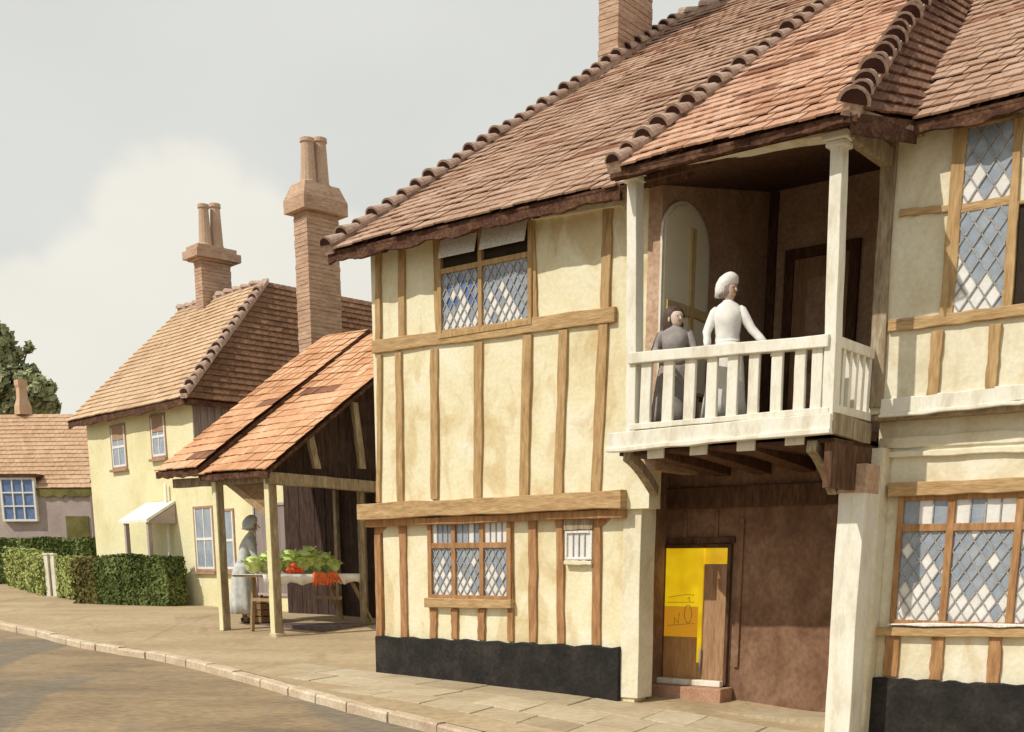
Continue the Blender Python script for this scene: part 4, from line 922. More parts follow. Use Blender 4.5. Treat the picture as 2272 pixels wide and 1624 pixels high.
# L shaped roof
RW_ = 3.23; rA = -2.0; ap = YF.P(rA, RW_, 9.2)
za = CAM.z+ (lambda d: 0)(0)
d_ = ray(590, 626); t_ = (RW_-(CAM-YF.O).dot(YF.w))/d_.dot(YF.w); ap = CAM+d_*t_; rA, _, zA = YF.loc(ap); print('apex', rA, zA)
d_ = ray(420, 692); rl = YF.hit(400, 700, RW_)[0]
EL = YF.P(ay0-.45, -.35, zy-.05); EC = YF.P(ay1+.3, -.35, zy-.05); RL = YF.P(rl, RW_, zA)
cr = YF.P(rA, 14, zA); ce = YF.P(ay1+.3, 14, zy-.05)
BL = YF.P(ay0-.45, RW_*2+.35, zy-.05); BC = YF.P(rA*2-ay1, RW_*2+.35, zy-.05)
mb = MB()
def tri_tiles(A, B, C_, D_, mb, rows, cols, mi=0, th=.02):
    """tiles over a quad A-B (eave) to D-C (top)"""
    n_ = (B-A).cross(D_-A).normalized(); n_ = n_ if n_.z > 0 else -n_
    def bl(u, v): return A.lerp(B, u).lerp(D_.lerp(C_, u), v)
    slab([A, B, C_, D_], n_, .06, mb, 1)
    for r in range(rows):
        for c in range(cols):
            o_ = (.5 if r % 2 else 0); u0 = max(0, (c-o_)/cols); u1 = min(1, (c+.96-o_)/cols); v0 = r/rows; v1 = min(1, (r+1.1)/rows)
            if u1 <= u0: continue
            j = R.uniform(0, .015); wv = .014*sin(u0*7+v0*3)
            a_, b_, c_, e_ = bl(u0, v0)+n_*(.035+j+wv), bl(u1, v0)+n_*(.035+j+wv), bl(u1, v1)+n_*(.012+wv), bl(u0, v1)+n_*(.012+wv)
            mb.add([a_, b_, c_, e_, a_-n_*.03, b_-n_*.03], [(0, 1, 2, 3), (0, 4, 5, 1), (0, 3, 4), (1, 5, 2)], mi, min(1, max(0, R.gauss(.5, .2))))
tri_tiles(EL, EC, ap, RL, mb, 24, 36)
tri_tiles(BL, EL, RL, RL+Vector((0, 0, .001)), mb, 20, 24)
o = mb.build('roof', ['tile_far', 'eave'], YH); yr = o
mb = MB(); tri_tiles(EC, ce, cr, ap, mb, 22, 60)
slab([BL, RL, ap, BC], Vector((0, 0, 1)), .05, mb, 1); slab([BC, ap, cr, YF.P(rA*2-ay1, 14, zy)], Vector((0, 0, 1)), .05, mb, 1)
mb.build('side_roof', ['tile_side_shade', 'eave'], YH)
n_ = Vector((0, 0, 1)); barrel_row(EC+Vector((0, 0, .05)), ap+Vector((0, 0, .05)), n_, .12, .33, 'hip_tiles', yr)
barrel_row(RL, ap, n_, .11, .45, 'ridge_tiles', yr)
eave_board(YF, ay0-.42, ay1+.28, -.33, zy-.05, .16, 'eave_board', YH, n=30, amp=.03)
mb = MB(); A_ = YF.P(ay1+.28, -.33, zy-.22); mb.beam(A_+Vector((0, 0, .08)), YF.P(ay1+.28, 9, zy-.14), Vector((0, 0, 1)), .14, -YF.e*.05, 8, .02); mb.build('eave_board', 'eave', YH)
# windows of the yellow house
def sashwin(fr, w, x0, x1, y0, y1, par, blind=.5, lab=None, cols=2):
    a0, a1, z0, z1 = rect(fr, w, x0, x1, y0, y1)
    f = frame_mesh(fr, a0, a1, z0, z1, w-.03, w+.01, .06, par, 'sash', 'window')
    if lab: f['label'] = lab
    MB().fbox(fr, a0, a1, w-.012, w-.006, z0, z1).build('pane', 'glass_grey', f)
    mb = MB(); zm = (z0+z1)/2; mb.fbox(fr, a0, a1, w-.026, w-.013, zm-.03, zm+.03)
    mb.fbox(fr, a0, a0+.05, w-.026, w-.013, z0, zm-.031); mb.fbox(fr, a1-.05, a1, w-.026, w-.013, z0, zm-.031); mb.fbox(fr, a0+.05, a1-.05, w-.026, w-.013, z0, z0+.05)
    mb.fbox(fr, a0, a0+.05, w-.026, w-.013, zm+.031, z1); mb.fbox(fr, a1-.05, a1, w-.026, w-.013, zm+.031, z1)
    for i in range(1, cols): a = a0+(a1-a0)*i/cols; mb.fbox(fr, a-.018, a+.018, w-.024, w-.013, z0+.051, zm-.031); mb.fbox(fr, a-.018, a+.018, w-.024, w-.013, zm+.031, z1)
    mb.build('sash_bars', 'white', f)
    if blind: MB().fbox(fr, a0+.05, a1-.05, w-.028, w-.0265, z1-(z1-z0)*blind, z1).build('blind', 'sash', f)
    MB().fbox(fr, a0-.1, a1+.1, w-.1, w-.031, z0-.12, z0-.062).build('sill', 'sash', f)
    return f
sashwin(YF, 0, 250, 279, 946, 1036, YH, .33); sashwin(YF, 0, 338, 367, 924, 1012, YH, .38)
sashwin(YF, .004, 436, 474, 1128, 1262, YH, 0, 'ground floor sash window beside the shed post', 2); sashwin(YF, .004, 497, 520, 1134, 1262, YH, 0, None, 1)
a0, a1, z0, z1 = rect(YF, .004, 568, 640, 1122, 1215)
f = frame_mesh(YF, a0, a1, z0-1.0, z1, -.04, .0, .06, YH, 'mauve', 'door'); MB().fbox(YF, a0, a1, -.012, -.004, z0-1.0, z1).build('door_leaf', 'grey_board', f)
# canopy
c0 = YF.hit(265, 1155, 0)[0]; c1 = YF.hit(345, 1150, 0)[0]; zc_ = YF.hit(300, 1157, 0)[1]; zt_ = YF.hit(330, 1118, 0)[1]
CW = -.8
c0 = YF.hit(262, 1157, CW)[0]; c1 = YF.hit(325, 1152, CW)[0]; zc_ = YF.hit(290, 1157, CW)[1]; zt_ = YF.hit(322, 1117, -.3)[1]
can = MB().box8([YF.P(c0, CW, zc_-.03), YF.P(c1, CW, zc_-.03), YF.P(c1, -.02, zt_-.03), YF.P(c0, -.02, zt_-.03), YF.P(c0, CW, zc_+.04), YF.P(c1, CW, zc_+.04), YF.P(c1, -.02, zt_+.04), YF.P(c0, -.02, zt_+.04)]).build('porch_canopy', 'cloth_white', YH)
MB().add([YF.P(c1-.05, CW+.02, zc_-.05), YF.P(c1-.05, -.02, zc_-.05), YF.P(c1-.05, -.02, zt_-.05), YF.P(c1, CW+.02, zc_-.05), YF.P(c1, -.02, zc_-.05), YF.P(c1, -.02, zt_-.05)], [(0, 2, 1), (3, 4, 5), (0, 1, 4, 3), (1, 2, 5, 4), (2, 0, 3, 5)]).build('canopy_cheek', 'mauve', can)
for a in (c0+.25, c1-.1):
    MB().fbox(YF, a-.05, a+.05, CW+.05, CW+.15, .3, zc_-.035).build('post', 'mauve', can)
dpt = MB(); a, z = YF.hit(372, 1072, -.06); a2, z2 = YF.hit(386, 1325, -.06)
dpt.tube([YF.P(a2, -.1, z), YF.P(a2, -.1, .45)], .04, 8).build('downpipe', 'paint', YH, smooth=True)
# chimneys
wc1 = RW_-.35; d1 = YF.hit(433, 640, wc1)[0]; d2 = YF.hit(449, 640, wc1)[0]; w2 = YF.hits(514, 640, d2)[0]; z1_ = YF.hit(449, 574, wc1)[1]; zt1 = YF.hit(449, 540, wc1)[1]; zp1 = YF.hit(455, 440, wc1)[1]
print('ch1', d1, d2, wc1, w2, z1_, zt1, zp1)
chimney(YF, d1, d2, wc1, w2, zA-1.2, z1_, zt1-z1_, .22, YH, 2, .22, zp1-zt1+.1)
wk, ak = wat(YF, 685, 27.3); b1 = YF.hit(657, 640, wk)[0]; b2 = YF.hit(686, 640, wk)[0]; w2b = YF.hits(756, 640, b2)[0]
zc1_ = YF.hit(686, 462, wk)[1]; zc2_ = YF.hit(686, 395, wk)[1]; zp2 = YF.hit(700, 285, wk)[1]
print('ch2', b1, b2, wk, w2b, zc1_, zc2_, zp2)
tc = chimney(YF, b1, b2, wk, w2b, .5, zc1_, zc2_-zc1_, .15, YH, 2, .22, zp2-zc2_+.1, style=1); tc['label'] = 'tall brick chimney stack rising behind the shed roof'
# ================================================================== COTTAGE
CH = thing('cottage', CF.P(-6, 2, .9), 'low mauve cottage with a pink tile roof at the left edge', 'cottage')
cr_ = CF.hit(198, 1085, 0)[0]; cl_ = cr_-9.5; zce = CF.hit(150, 1082, 0)[1]; RC = 3.2; zcr = CF.hit(100, 920, RC)[1]
print('cottage', cr_, zce, zcr)
subdiv_wall(CF, cl_, cr_, lambda t: .6, lambda t: zce, 0, .25, 'front_wall', 'mauve', CH)
mb = MB(); vs = [CF.P(cr_, 0, .6), CF.P(cr_, 2*RC, .6), CF.P(cr_, 2*RC, zce), CF.P(cr_, RC, zcr-.05), CF.P(cr_, 0, zce)]
mb.add([v+CF.e*.003 for v in vs]+[v-CF.e*.2 for v in vs], [(0, 1, 2, 3, 4), (9, 8, 7, 6, 5), (0, 5, 6, 1), (1, 6, 7, 2), (2, 7, 8, 3), (3, 8, 9, 4), (4, 9, 5, 0)]).fbox(CF, cl_, cr_-.2, 2*RC-.2, 2*RC, .6, zce); mb.build('gable_wall', 'mauve', CH)
a1_w = CF.hit(82, 1090, -.1)[0]
mb = MB(); tri_tiles(CF.P(cl_, -.1, zce-.02), CF.P(cr_+.15, -.1, zce-.02), CF.P(cr_-.35, RC, zcr), CF.P(cl_, RC, zcr), mb, 18, 44)
slab([CF.P(cl_, 2*RC+.3, zce), CF.P(cr_+.15, 2*RC+.3, zce), CF.P(cr_-.35, RC, zcr), CF.P(cl_, RC, zcr)][::-1], Vector((0, 0, 1)), .05, mb, 1)
mb.build('roof', ['tile_pink', 'eave'], CH)
eave_board(CF, a1_w, cr_+.1, -.09, zce-.03, .28, 'eave_board', CH, n=30, amp=.05, m='leaf_brown')
# dormer-headed window
a0, a1, z0, z1 = rect(CF, -.12, 8, 76, 1064, 1152)
f = frame_mesh(CF, a0, a1, z0, z1, -.18, .0, .08, CH, 'white', 'window', [a0+(a1-a0)/3, a0+(a1-a0)*2/3], [z0+(z1-z0)*.33, z0+(z1-z0)*.67], .05)
mb = MB(); mb.fbox(CF, a0, a1, -.13, -.12, z0, z1, 0); mb.build('pane', 'glass_blue', f)
MB().fbox(CF, a0-.2, a1+.2, -.26, .5, z1+.085, z1+.2).build('window_head', 'eave', f)
a0, a1, z0, z1 = rect(CF, -.02, 148, 198, 1145, 1195); MB().fbox(CF, a0, a1, -.05, -.003, z0, z1).build('shutter', 'leaf_brown', CH)
# small tapering chimney
ac, zc_ = CF.hit(52, 916, RC); k = mpp(CF.P(ac, RC, zc_))
L_ = []
for dy, r in ((-4, 20), (14, 19), (30, 13), (52, 12), (58, 15), (68, 15)): L_.append((CF.P(ac, RC, zc_+dy*k), Vector((r*k, 0, 0)), Vector((0, r*k, 0))))
MB().loft(L_, 4).build('chimney', 'tile_pink', CH)
# ================================================================== GARDEN: hedges, fence, gate post, tree
def leafbox(mb, corners_fn, n, size, mi=0):
    for _ in range(n):
        p, nn = corners_fn(); p = p+nn*R.uniform(-.05, .05)
        a = Vector((R.gauss(0, 1), R.gauss(0, 1), R.gauss(0, 1))).normalized(); b_ = (nn*1.0+a*.8).normalized(); u = b_.orthogonal().normalized(); v = b_.cross(u); th_ = R.uniform(0, 6.28)
        u, v = u*cos(th_)+v*sin(th_), v*cos(th_)-u*sin(th_); s_ = size*R.uniform(.6, 1.3)
        mb.add([p-u*s_, p+v*s_*.55, p+u*s_, p-v*s_*.55], [(0, 1, 2, 3)], mi)
def hedge(fr, a0, a1, w0, w1, z0, z1, par, n, size, m, core, amp=.05, step=None):
    mb = MB(); mb.fbox(fr, a0+.06, a1-.06, w0+.06, w1-.06, z0, z1-.07, 1)
    def smp():
        r = R.random(); L_, W_, H_ = a1-a0, w1-w0, z1-z0; areas = [L_*H_, L_*W_, W_*H_, W_*H_, L_*H_*.4]; tot = sum(areas); r *= tot
        a, w_, z = R.uniform(a0, a1), R.uniform(w0, w1), R.uniform(z0, z1)
        bump = amp*(sin(a*3.1)+sin(z*4.2+a*1.7))*.6
        if r < areas[0]: return fr.P(a, w0-bump, z), -fr.w
        r -= areas[0]
        if r < areas[1]: return fr.P(a, w_, z1+bump), Vector((0, 0, 1))
        r -= areas[1]
        if r < areas[2]: return fr.P(a0-bump*.5, w_, z), -fr.e
        r -= areas[2]
        if r < areas[3]: return fr.P(a1+bump*.5, w_, z), fr.e
        return fr.P(a, w1+bump, z), fr.w
    leafbox(mb, smp, n, size); return mb.build('foliage', [m, core], par)
wh, ah = wat(YF, 370, 28.4)
HF = Frame(YF.P(ah, wh, 0).x, YF.P(ah, wh, 0).y, .80, -.42)
h0 = HF.hit(215, 1280, 0)[0]; zh1 = HF.hit(300, 1238, 0)[1]; zh0 = hz(28.5)-.1; print('hedge', h0, zh0, zh1)
HG = thing('clipped_hedge', HF.P(h0/2, .4, zh0+.1), 'dark green clipped box hedge in front of the yellow house', 'hedge')
hedge(HF, h0, 0, 0, .6, zh0, zh1, HG, 9000, .055, 'leaf', 'leaf')
hl = HF.hit(163, 1285, 0)[0]
HG2 = thing('clipped_hedge', HF.P((hl+h0)/2, .4, zh0+.1), 'short olive brown hedge piece between the green fence and the dark hedge', 'hedge')
hedge(HF, hl, h0-.03, 0, .8, zh0, zh1-.02, HG2, 3000, .055, 'leaf_brown', 'leaf_brown')
# tall dark hedge behind
BF = Frame(*(lambda q: (q.x, q.y))(CF.P(0, -5, 0)), 1, -.06)
b0 = BF.hit(-40, 1220, 0)[0]; b1_ = BF.hit(203, 1220, 0)[0]; zb1 = BF.hit(100, 1197, 0)[1]; zb0 = .6
HG3 = thing('garden_hedge', BF.P((b0+b1_)/2, .4, zb0), 'dark hedge running behind the green fence below the cottage window', 'hedge')
hedge(BF, b0, b1_, 0, .8, zb0, zb1, HG3, 7000, .07, 'leaf', 'leaf')
# pale sunlit hedge pieces either side of the gate
def round_hedge(xa, xb, ya, yb, y1a, y1b, lab, n, arch_):
    A = ground_hit(xa, y1a); B = ground_hit(xb, y1b); t = thing('clipped_hedge', (A+B)/2, lab, 'hedge', 'pale sunlit garden hedges by the gate')
    d = (B-A); L_ = Vector((d.x, d.y, 0)).length; e = Vector((d.x, d.y, 0)).normalized(); fr = Frame(A.x, A.y, e.x, e.y); za_ = fr.hit(xa, ya, 0)[1]; zb_ = fr.hit(xb, yb, 0)[1]
    top = lambda u: za_+(zb_-za_)*u+arch_*(sin(pi*u)**.5-1)
    mb = MB(); K_ = 10
    for i in range(K_): u0, u1 = i/K_, (i+1)/K_; zt_ = min(top(max(.02, u0)), top(min(.98, u1)))-.08; mb.fbox(fr, L_*u0+.04, L_*u1, .07, .6, A.z-.1, zt_, 1)
    def smp():
        u = R.random(); a = u*L_; q = R.random(); zt_ = top(min(.98, max(.02, u)))
        if q < .6: return fr.P(a, .04*sin(a*4), R.uniform(A.z+(B.z-A.z)*u-.05, zt_)), -fr.w
        if q < .85: return fr.P(a, R.uniform(0, .65), zt_), Vector((0, 0, 1))
        if q < .93: return fr.P(L_, R.uniform(0, .65), R.uniform(B.z, top(.98))), fr.e
        return fr.P(0, R.uniform(0, .65), R.uniform(A.z, top(.02))), -fr.e
    leafbox(mb, smp, n, .06); mb.build('foliage', ['leaf_light', 'leaf'], t)
round_hedge(-70, 16, 1204, 1212, 1265, 1298, 'pale green hedge cut off by the left edge of the photo', 3000, .05)
round_hedge(17, 96, 1214, 1232, 1299, 1322, 'wide pale green hedge with a rounded top left of the white gate posts', 3500, .12)
round_hedge(130, 166, 1236, 1240, 1326, 1331, 'narrow pale green hedge right of the white gate posts', 2000, .03)
for x0_, lb in ((108, 'left white gate post at the garden entrance'), (122, 'right white gate post at the garden entrance')):
    A = ground_hit(x0_, 1322); k = mpp(A); hgt = 88*k; t = thing('gate_post', A, lb, 'gate post', 'pair of white garden gate posts')
    GF = Frame(A.x, A.y, 1, -.3)
    MB().fbox(GF, -.065, .065, 0, .13, A.z-.1, A.z+hgt).build('post', 'paint', t, bevel=.01)
    MB().fbox(GF, -.085, .085, -.02, .15, A.z+hgt+.001, A.z+hgt+.05).build('cap', 'paint', t, bevel=.012)
# tree
TD_ = 62.0
def at(x, y, D): d = ray(x, y); return CAM+d*(D/d.y)
TB = at(0, 1195, TD_); TB.z = 1.3
TR = thing('broadleaf_tree', TB, 'large dark green round-headed tree behind the cottage chimney', 'tree')
mb = MB(); tp_ = at(5, 1000, TD_); mb.tube([TB, TB.lerp(tp_, .5)+Vector((.2, 0, 0)), tp_], [.55, .42, .3], 12)
blobs = [(-10, 760, 55, 0), (25, 785, 30, 1), (10, 860, 70, 0), (75, 870, 52, -1), (95, 905, 38, 1), (-60, 850, 70, 0), (40, 930, 60, 1), (-30, 730, 30, 0), (62, 772, 11, 0), (-90, 780, 60, 1), (50, 825, 30, 0)]
for x, y, r, dd in blobs:
    q = at(x, y, TD_+dd); mb.tube([tp_-Vector((0, 0, 1)), tp_.lerp(q, .5)+Vector((0, 0, .3)), q], [.16, .1, .03], 6)
mb.build('trunk', 'bark', TR, smooth=True)
mb = MB()
for x, y, r, dd in blobs:
    q = at(x, y, TD_+dd); rr_ = r*mpp(q); n = int(60+900*(r/50)**2)
    sub = [(q+Vector((R.gauss(0, 1), R.gauss(0, 1), R.gauss(0, 1))).normalized()*rr_*R.uniform(.35, .8), rr_*R.uniform(.25, .42)) for _ in range(max(5, int(r/3)))]+[(q, rr_*.7)]
    for _ in range(n):
        c, cr2 = R.choice(sub); dirn = Vector((R.gauss(0, 1), R.gauss(0, 1), R.gauss(0, 1))).normalized(); p = c+dirn*cr2*R.uniform(.75, 1.05)
        u = (dirn+Vector((R.gauss(0, .5), R.gauss(0, .5), R.gauss(0, .5)))).normalized(); a = u.orthogonal().normalized(); b_ = u.cross(a); s_ = R.uniform(.12, .28)
        mb.add([p-a*s_, p+b_*s_*.6, p+a*s_, p-b_*s_*.6], [(0, 1, 2, 3)])
mb.build('crown', 'tree_leaf', TR)
# ================================================================== GROUND, ROAD, PAVEMENT
def setting(mb, name, m, smooth=True): o = mb.build(name, m, smooth=smooth); o['kind'] = 'structure'; return o
def grid_sheet(rows, xs_fn, dz, name, m, dip=0):
    vs = []; ncol = None
    for y in rows:
        xs = xs_fn(y); ncol = len(xs)
        for x in xs: vs.append((x, y, hz(y)+dz))
    fs = [(j*ncol+i, j*ncol+i+1, (j+1)*ncol+i+1, (j+1)*ncol+i) for j in range(len(rows)-1) for i in range(ncol-1)]
    return setting(MB().add(vs, fs, 0, .5), name, m)
rows = [-60, -30, -10, 0, 5, 8, 10, 12, 14, 16.1, 18, 20, 21, 22.5, 24, 27, 30, 34, 40, 50, 60, 90, 140, 220, 400, 900]
grid_sheet(rows, lambda y: [-700, -200, -80, -40, -20, -10, -5, 0, 5, 10, 20, 40, 80, 200, 700], -.25, 'ground', 'ground')
kp = [(0, 1391), (90, 1409), (173, 1430), (250, 1444), (333, 1456), (420, 1475), (498, 1495), (575, 1515), (650, 1538), (725, 1559), (801, 1581), (880, 1599), (953, 1617)]
K = [ground_hit(x, y, -.06) for x, y in kp]; K = [(p.x, p.y) for p in K]
dx, dy = K[-1][0]-K[-3][0], K[-1][1]-K[-3][1]
near = [(K[-1][0]+dx*t, K[-1][1]+dy*t) for t in (1, 2.5, 5, 10, 20)]
dx, dy = K[0][0]-K[2][0], K[0][1]-K[2][1]
far = [(K[0][0]+dx*t*.8, K[0][1]+dy*t*(.9)) for t in (12, 6, 3, 1.5, .7)]
K = far+K+near; print('kerb', [(round(a, 1), round(b_, 1)) for a, b_ in K])
# dense resample
def resample(pts, st):
    out = [pts[0]]; 
    for (a, b_), (c, d) in zip(pts, pts[1:]):
        L_ = math.hypot(c-a, d-b_); n = max(1, int(L_/st)); out += [(a+(c-a)*i/n, b_+(d-b_)*i/n) for i in range(1, n+1)]
    return out
KD = resample(K, .7)
def ribbon(pts, offs, zf_, name, m):
    vs = []; n = len(pts); nc = len(offs)
    for i in range(n):
        a = pts[max(0, i-1)]; b_ = pts[min(n-1, i+1)]; t = Vector((b_[0]-a[0], b_[1]-a[1], 0)).normalized(); nn_ = Vector((-t.y, t.x, 0))   # points towards the houses
        for o_ in offs:
            p = Vector((pts[i][0], pts[i][1], 0))+nn_*o_; vs.append((p.x, p.y, hz(p.y)+zf_(o_)))
    fs = [(j*nc+i, j*nc+i+1, (j+1)*nc+i+1, (j+1)*nc+i) for j in range(n-1) for i in range(nc-1)]
    return setting(MB().add(vs, fs, 0, .5), name, m)
ribbon(KD, [-26, -18, -12, -8, -5, -3.5, -2.5, -1.5, -.8, 0.02], lambda o_: -.11-(.0 if o_ > -.6 else 0)+.03*min(1, abs(o_)/3), 'road', 'road')
ribbon(KD, [.15, .6, 1.2, 2, 3, 4.5, 6, 8, 11, 15, 20, 28, 40], lambda o_: 0, 'pavement', 'path')
# kerb stones
mb = MB(); KR = resample(K, .05); acc = 0; i = 0
while i < len(KR)-2:
    ln = R.uniform(.45, .95); j = i; L_ = 0
    while j < len(KR)-1 and L_ < ln: L_ += math.hypot(KR[j+1][0]-KR[j][0], KR[j+1][1]-KR[j][1]); j += 1
    a, b_ = Vector((*KR[i], 0)), Vector((*KR[j], 0)); t = (b_-a).normalized(); nn_ = Vector((-t.y, t.x, 0)); a += t*.012; b_ -= t*.012; jt = R.uniform(-.012, .012); q = R.random()
    w_ = .17+R.uniform(-.01, .01)
    za_, zb_ = hz(a.y), hz(b_.y); r_ = .018
    prof = [(-.0+jt, -.3), (jt, -r_+jt), (jt+r_, .006+jt), (w_-.01, .008+jt), (w_, -.02), (w_, -.3)]
    n = len(prof); vs = [a+nn_*o_+Vector((0, 0, za_+z)) for o_, z in prof]+[b_+nn_*o_+Vector((0, 0, zb_+z)) for o_, z in prof]
    mb.add(vs, [tuple(range(n))[::-1], tuple(range(n, 2*n))]+[(k, (k+1) % n, n+(k+1) % n, n+k) for k in range(n)], 0, q)
    i = j
setting(mb, 'kerb', 'stone', False)
# worn flagstones in front of the timbered houses
mb = MB(); 
def inroad(p):
    best = min(((p.x-a)**2+(p.y-b_)**2, i) for i, (a, b_) in enumerate(KD)); i = min(best[1], len(KD)-2); a, b_ = KD[i], KD[i+1]
    t = Vector((b_[0]-a[0], b_[1]-a[1], 0)).normalized(); nn_ = Vector((-t.y, t.x, 0)); return (p-Vector((a[0], a[1], 0))).dot(nn_)
FR = Frame(F.P(sL-.3, -.02, 0).x, F.P(sL-.3, -.02, 0).y, .788, -.616)
r_ = 0; w_ = .0
while w_ > -9:
    dw = R.uniform(.42, .6); a = -1.2+R.uniform(-.5, 0)
    while a < 16:
        da = R.uniform(.55, 1.25); g = .012; q = []
        cs = [(a+g, w_-g), (a+da-g, w_-g), (a+da-g, w_-dw+g), (a+g, w_-dw+g)]
        pts_ = []
        for (x, y) in cs: p = FR.P(x+R.uniform(-.02, .02), y+R.uniform(-.02, .02), 0); pts_.append(p)
        if all(inroad(p) > .19 for p in pts_):
            h = .006+R.uniform(0, .010); top = [Vector((p.x, p.y, hz(p.y)+h)) for p in pts_]; bot = [Vector((p.x, p.y, hz(p.y)-.03)) for p in pts_]
            mb.box8([bot[3], bot[2], bot[1], bot[0], top[3], top[2], top[1], top[0]], 0, min(1, max(0, R.gauss(.5, .25))))
        a += da
    w_ -= dw
o = setting(mb, 'flagstones', 'flag', False); md = o.modifiers.new('bevel', 'BEVEL'); md.width = .006; md.segments = 1
# porch paving
MB_ = MB(); MB_.fbox(F, sR-.1, s_pr+.2, .25, PB_-.01, -.4, hz(13)+.02); setting(MB_, 'porch_paving', 'flag', False)
# ================================================================== PEOPLE
def skin_body(name, J, E, mats, parent, root):
    """J: name -> (pos, radius)"""
    names = list(J); me = bpy.data.meshes.new(name); o0 = org(parent)
    me.from_pydata([Vector(J[n][0])-o0 for n in names], [(names.index(a), names.index(b_)) for a, b_ in E], [])
    o = bpy.data.objects.new(name, me); COL.objects.link(o); o.parent = parent; me.materials.append(M[mats])
    o.modifiers.new('skin', 'SKIN').use_smooth_shade = True
    for i, n in enumerate(names):
        sv = me.skin_vertices[0].data[i]; r = J[n][1]; sv.radius = r if isinstance(r, tuple) else (r, r); sv.use_root = (n == root)
    s2 = o.modifiers.new('sub', 'SUBSURF'); s2.levels = 2; s2.render_levels = 2
    return o
def person(base, f, H_, label, arms, lean=0, cloth='cloth_white', skirt='cloth_white', hair='hair', cap=None, tilt=0, skirt_r=.24, grp=None, apron=None, face=None, shoes='shoe', face_m='skin', feet=True, hs=1.0, bulk=1.0, hairm='hair'):
    """base: feet point; f: facing unit vector; arms: list of two lists (shoulder offset side, elbow, wrist as (side, fwd, up) in metres of a 1.7 m figure)"""
    k = H_/1.7; kh = k*hs; sd = Vector((f.y, -f.x, 0)); Z = Vector((0, 0, 1))      # sd = the figure's right-hand side
    def L(s_, fw, z): 
        if z > .9: fw += lean*(z-.9)
        return base+(sd*s_*bulk+f*fw+Z*z)*k
    t = thing('person', base, label, 'person', grp)
    fc = face or f; fs_ = Vector((fc.y, -fc.x, 0)); hc = L(0, .0, 1.56-.1*(hs-1))+fc*.015*k
    J = {'pelvis': (L(0, 0, .92), .11*k), 'waist': (L(0, 0, 1.08), .085*k), 'chest': (L(0, 0, 1.27), .10*k), 'neck0': (L(0, 0, 1.40), .055*k), 'neck': (L(0, .005, 1.46), .05*k), 'jaw': (hc-Z*.045*kh+fc*.01*kh, .062*kh), 'head': (hc+Z*.03*kh, .088*kh), 'crown': (hc+Z*.085*kh, .07*kh)}
    E = [('pelvis', 'waist'), ('waist', 'chest'), ('chest', 'neck0'), ('neck0', 'neck'), ('neck', 'jaw'), ('jaw', 'head'), ('head', 'crown')]
    for sgn, arm in zip((1, -1), arms):
        s_ = 'R' if sgn > 0 else 'L'
        J['sh'+s_] = (L(.155*sgn, 0, 1.335), .052*k); J['el'+s_] = (L(*arm[0]), .04*k); J['wr'+s_] = (L(*arm[1]), .026*k)
        d = (J['wr'+s_][0]-J['el'+s_][0]).normalized(); J['pa'+s_] = (J['wr'+s_][0]+d*.07*k, (.036*k, .018*k)) 
        E += [('chest', 'sh'+s_), ('sh'+s_, 'el'+s_), ('el'+s_, 'wr'+s_), ('wr'+s_, 'pa'+s_)]
        cr_ = d.cross(Z).normalized()*sgn if abs(d.z) < .9 else sd*sgn; dn = d.cross(cr_).normalized(); dn = dn if dn.z < 0 else -dn
        for fi, (o_, ln) in enumerate(((.030, .062), (.011, .074), (-.009, .07), (-.028, .055))):
            a = J['pa'+s_][0]+cr_*o_*k+d*.012*k; b_ = a+(d*.6*ln+dn*.012)*k; c = b_+(d*.35*ln+dn*.03)*k
            for nm, p in (('a', a), ('b', b_), ('c', c)): J[f'f{fi}{nm}{s_}'] = (p, .0085*k)
            E += [('pa'+s_, f'f{fi}a{s_}'), (f'f{fi}a{s_}', f'f{fi}b{s_}'), (f'f{fi}b{s_}', f'f{fi}c{s_}')]
        a = J['wr'+s_][0]+d*.025*k+cr_*.03*k; J['ta'+s_] = (a, .011*k); J['tb'+s_] = (a+(cr_*.03+d*.035+dn*.01)*k, .009*k); E += [('wr'+s_, 'ta'+s_), ('ta'+s_, 'tb'+s_)]
    for sgn, s_ in ((1, 'R'), (-1, 'L')):
        J['hip'+s_] = (L(.09*sgn, 0, .86), .085*k); J['kn'+s_] = (L(.09*sgn, .02+.05*(sgn > 0), .48), .055*k); J['an'+s_] = (L(.09*sgn, -.02+.1*(sgn > 0), .09), .036*k); J['to'+s_] = (L(.10*sgn, .12+.1*(sgn > 0), .035), .034*k)
        E += [('pelvis', 'hip'+s_), ('hip'+s_, 'kn'+s_), ('kn'+s_, 'an'+s_), ('an'+s_, 'to'+s_)]
    body = skin_body('body', J, E, face_m, t, 'pelvis')
    # face
    mb = MB()
    for q in (-1, 1): mb.ball(hc+fc*.088*kh+fs_*q*.032*kh+Z*.018*kh, .009*kh, .006*kh, .006*kh, 8, 5, 1)
    mb.tube([hc+fc*.088*kh+Z*.015*kh, hc+fc*.108*kh-Z*.018*kh, hc+fc*.086*kh-Z*.022*kh], [.008*kh, .014*kh, .008*kh], 7, 0)
    mb.tube([hc+fc*.072*kh-fs_*.022*kh-Z*.055*kh, hc+fc*.08*kh-Z*.055*kh, hc+fc*.072*kh+fs_*.022*kh-Z*.055*kh], [.004*kh, .007*kh, .004*kh], 6, 2)
    for q in (-1, 1): mb.ball(hc+fs_*q*.085*kh-Z*.005*kh, .012*kh, .02*kh, .028*kh, 8, 5, 0)
    mb.build('face', [face_m, 'shoe', 'sash'], t, smooth=True)
    # bodice
    mb = MB(); ux, uy = sd*k*bulk, f*k*bulk
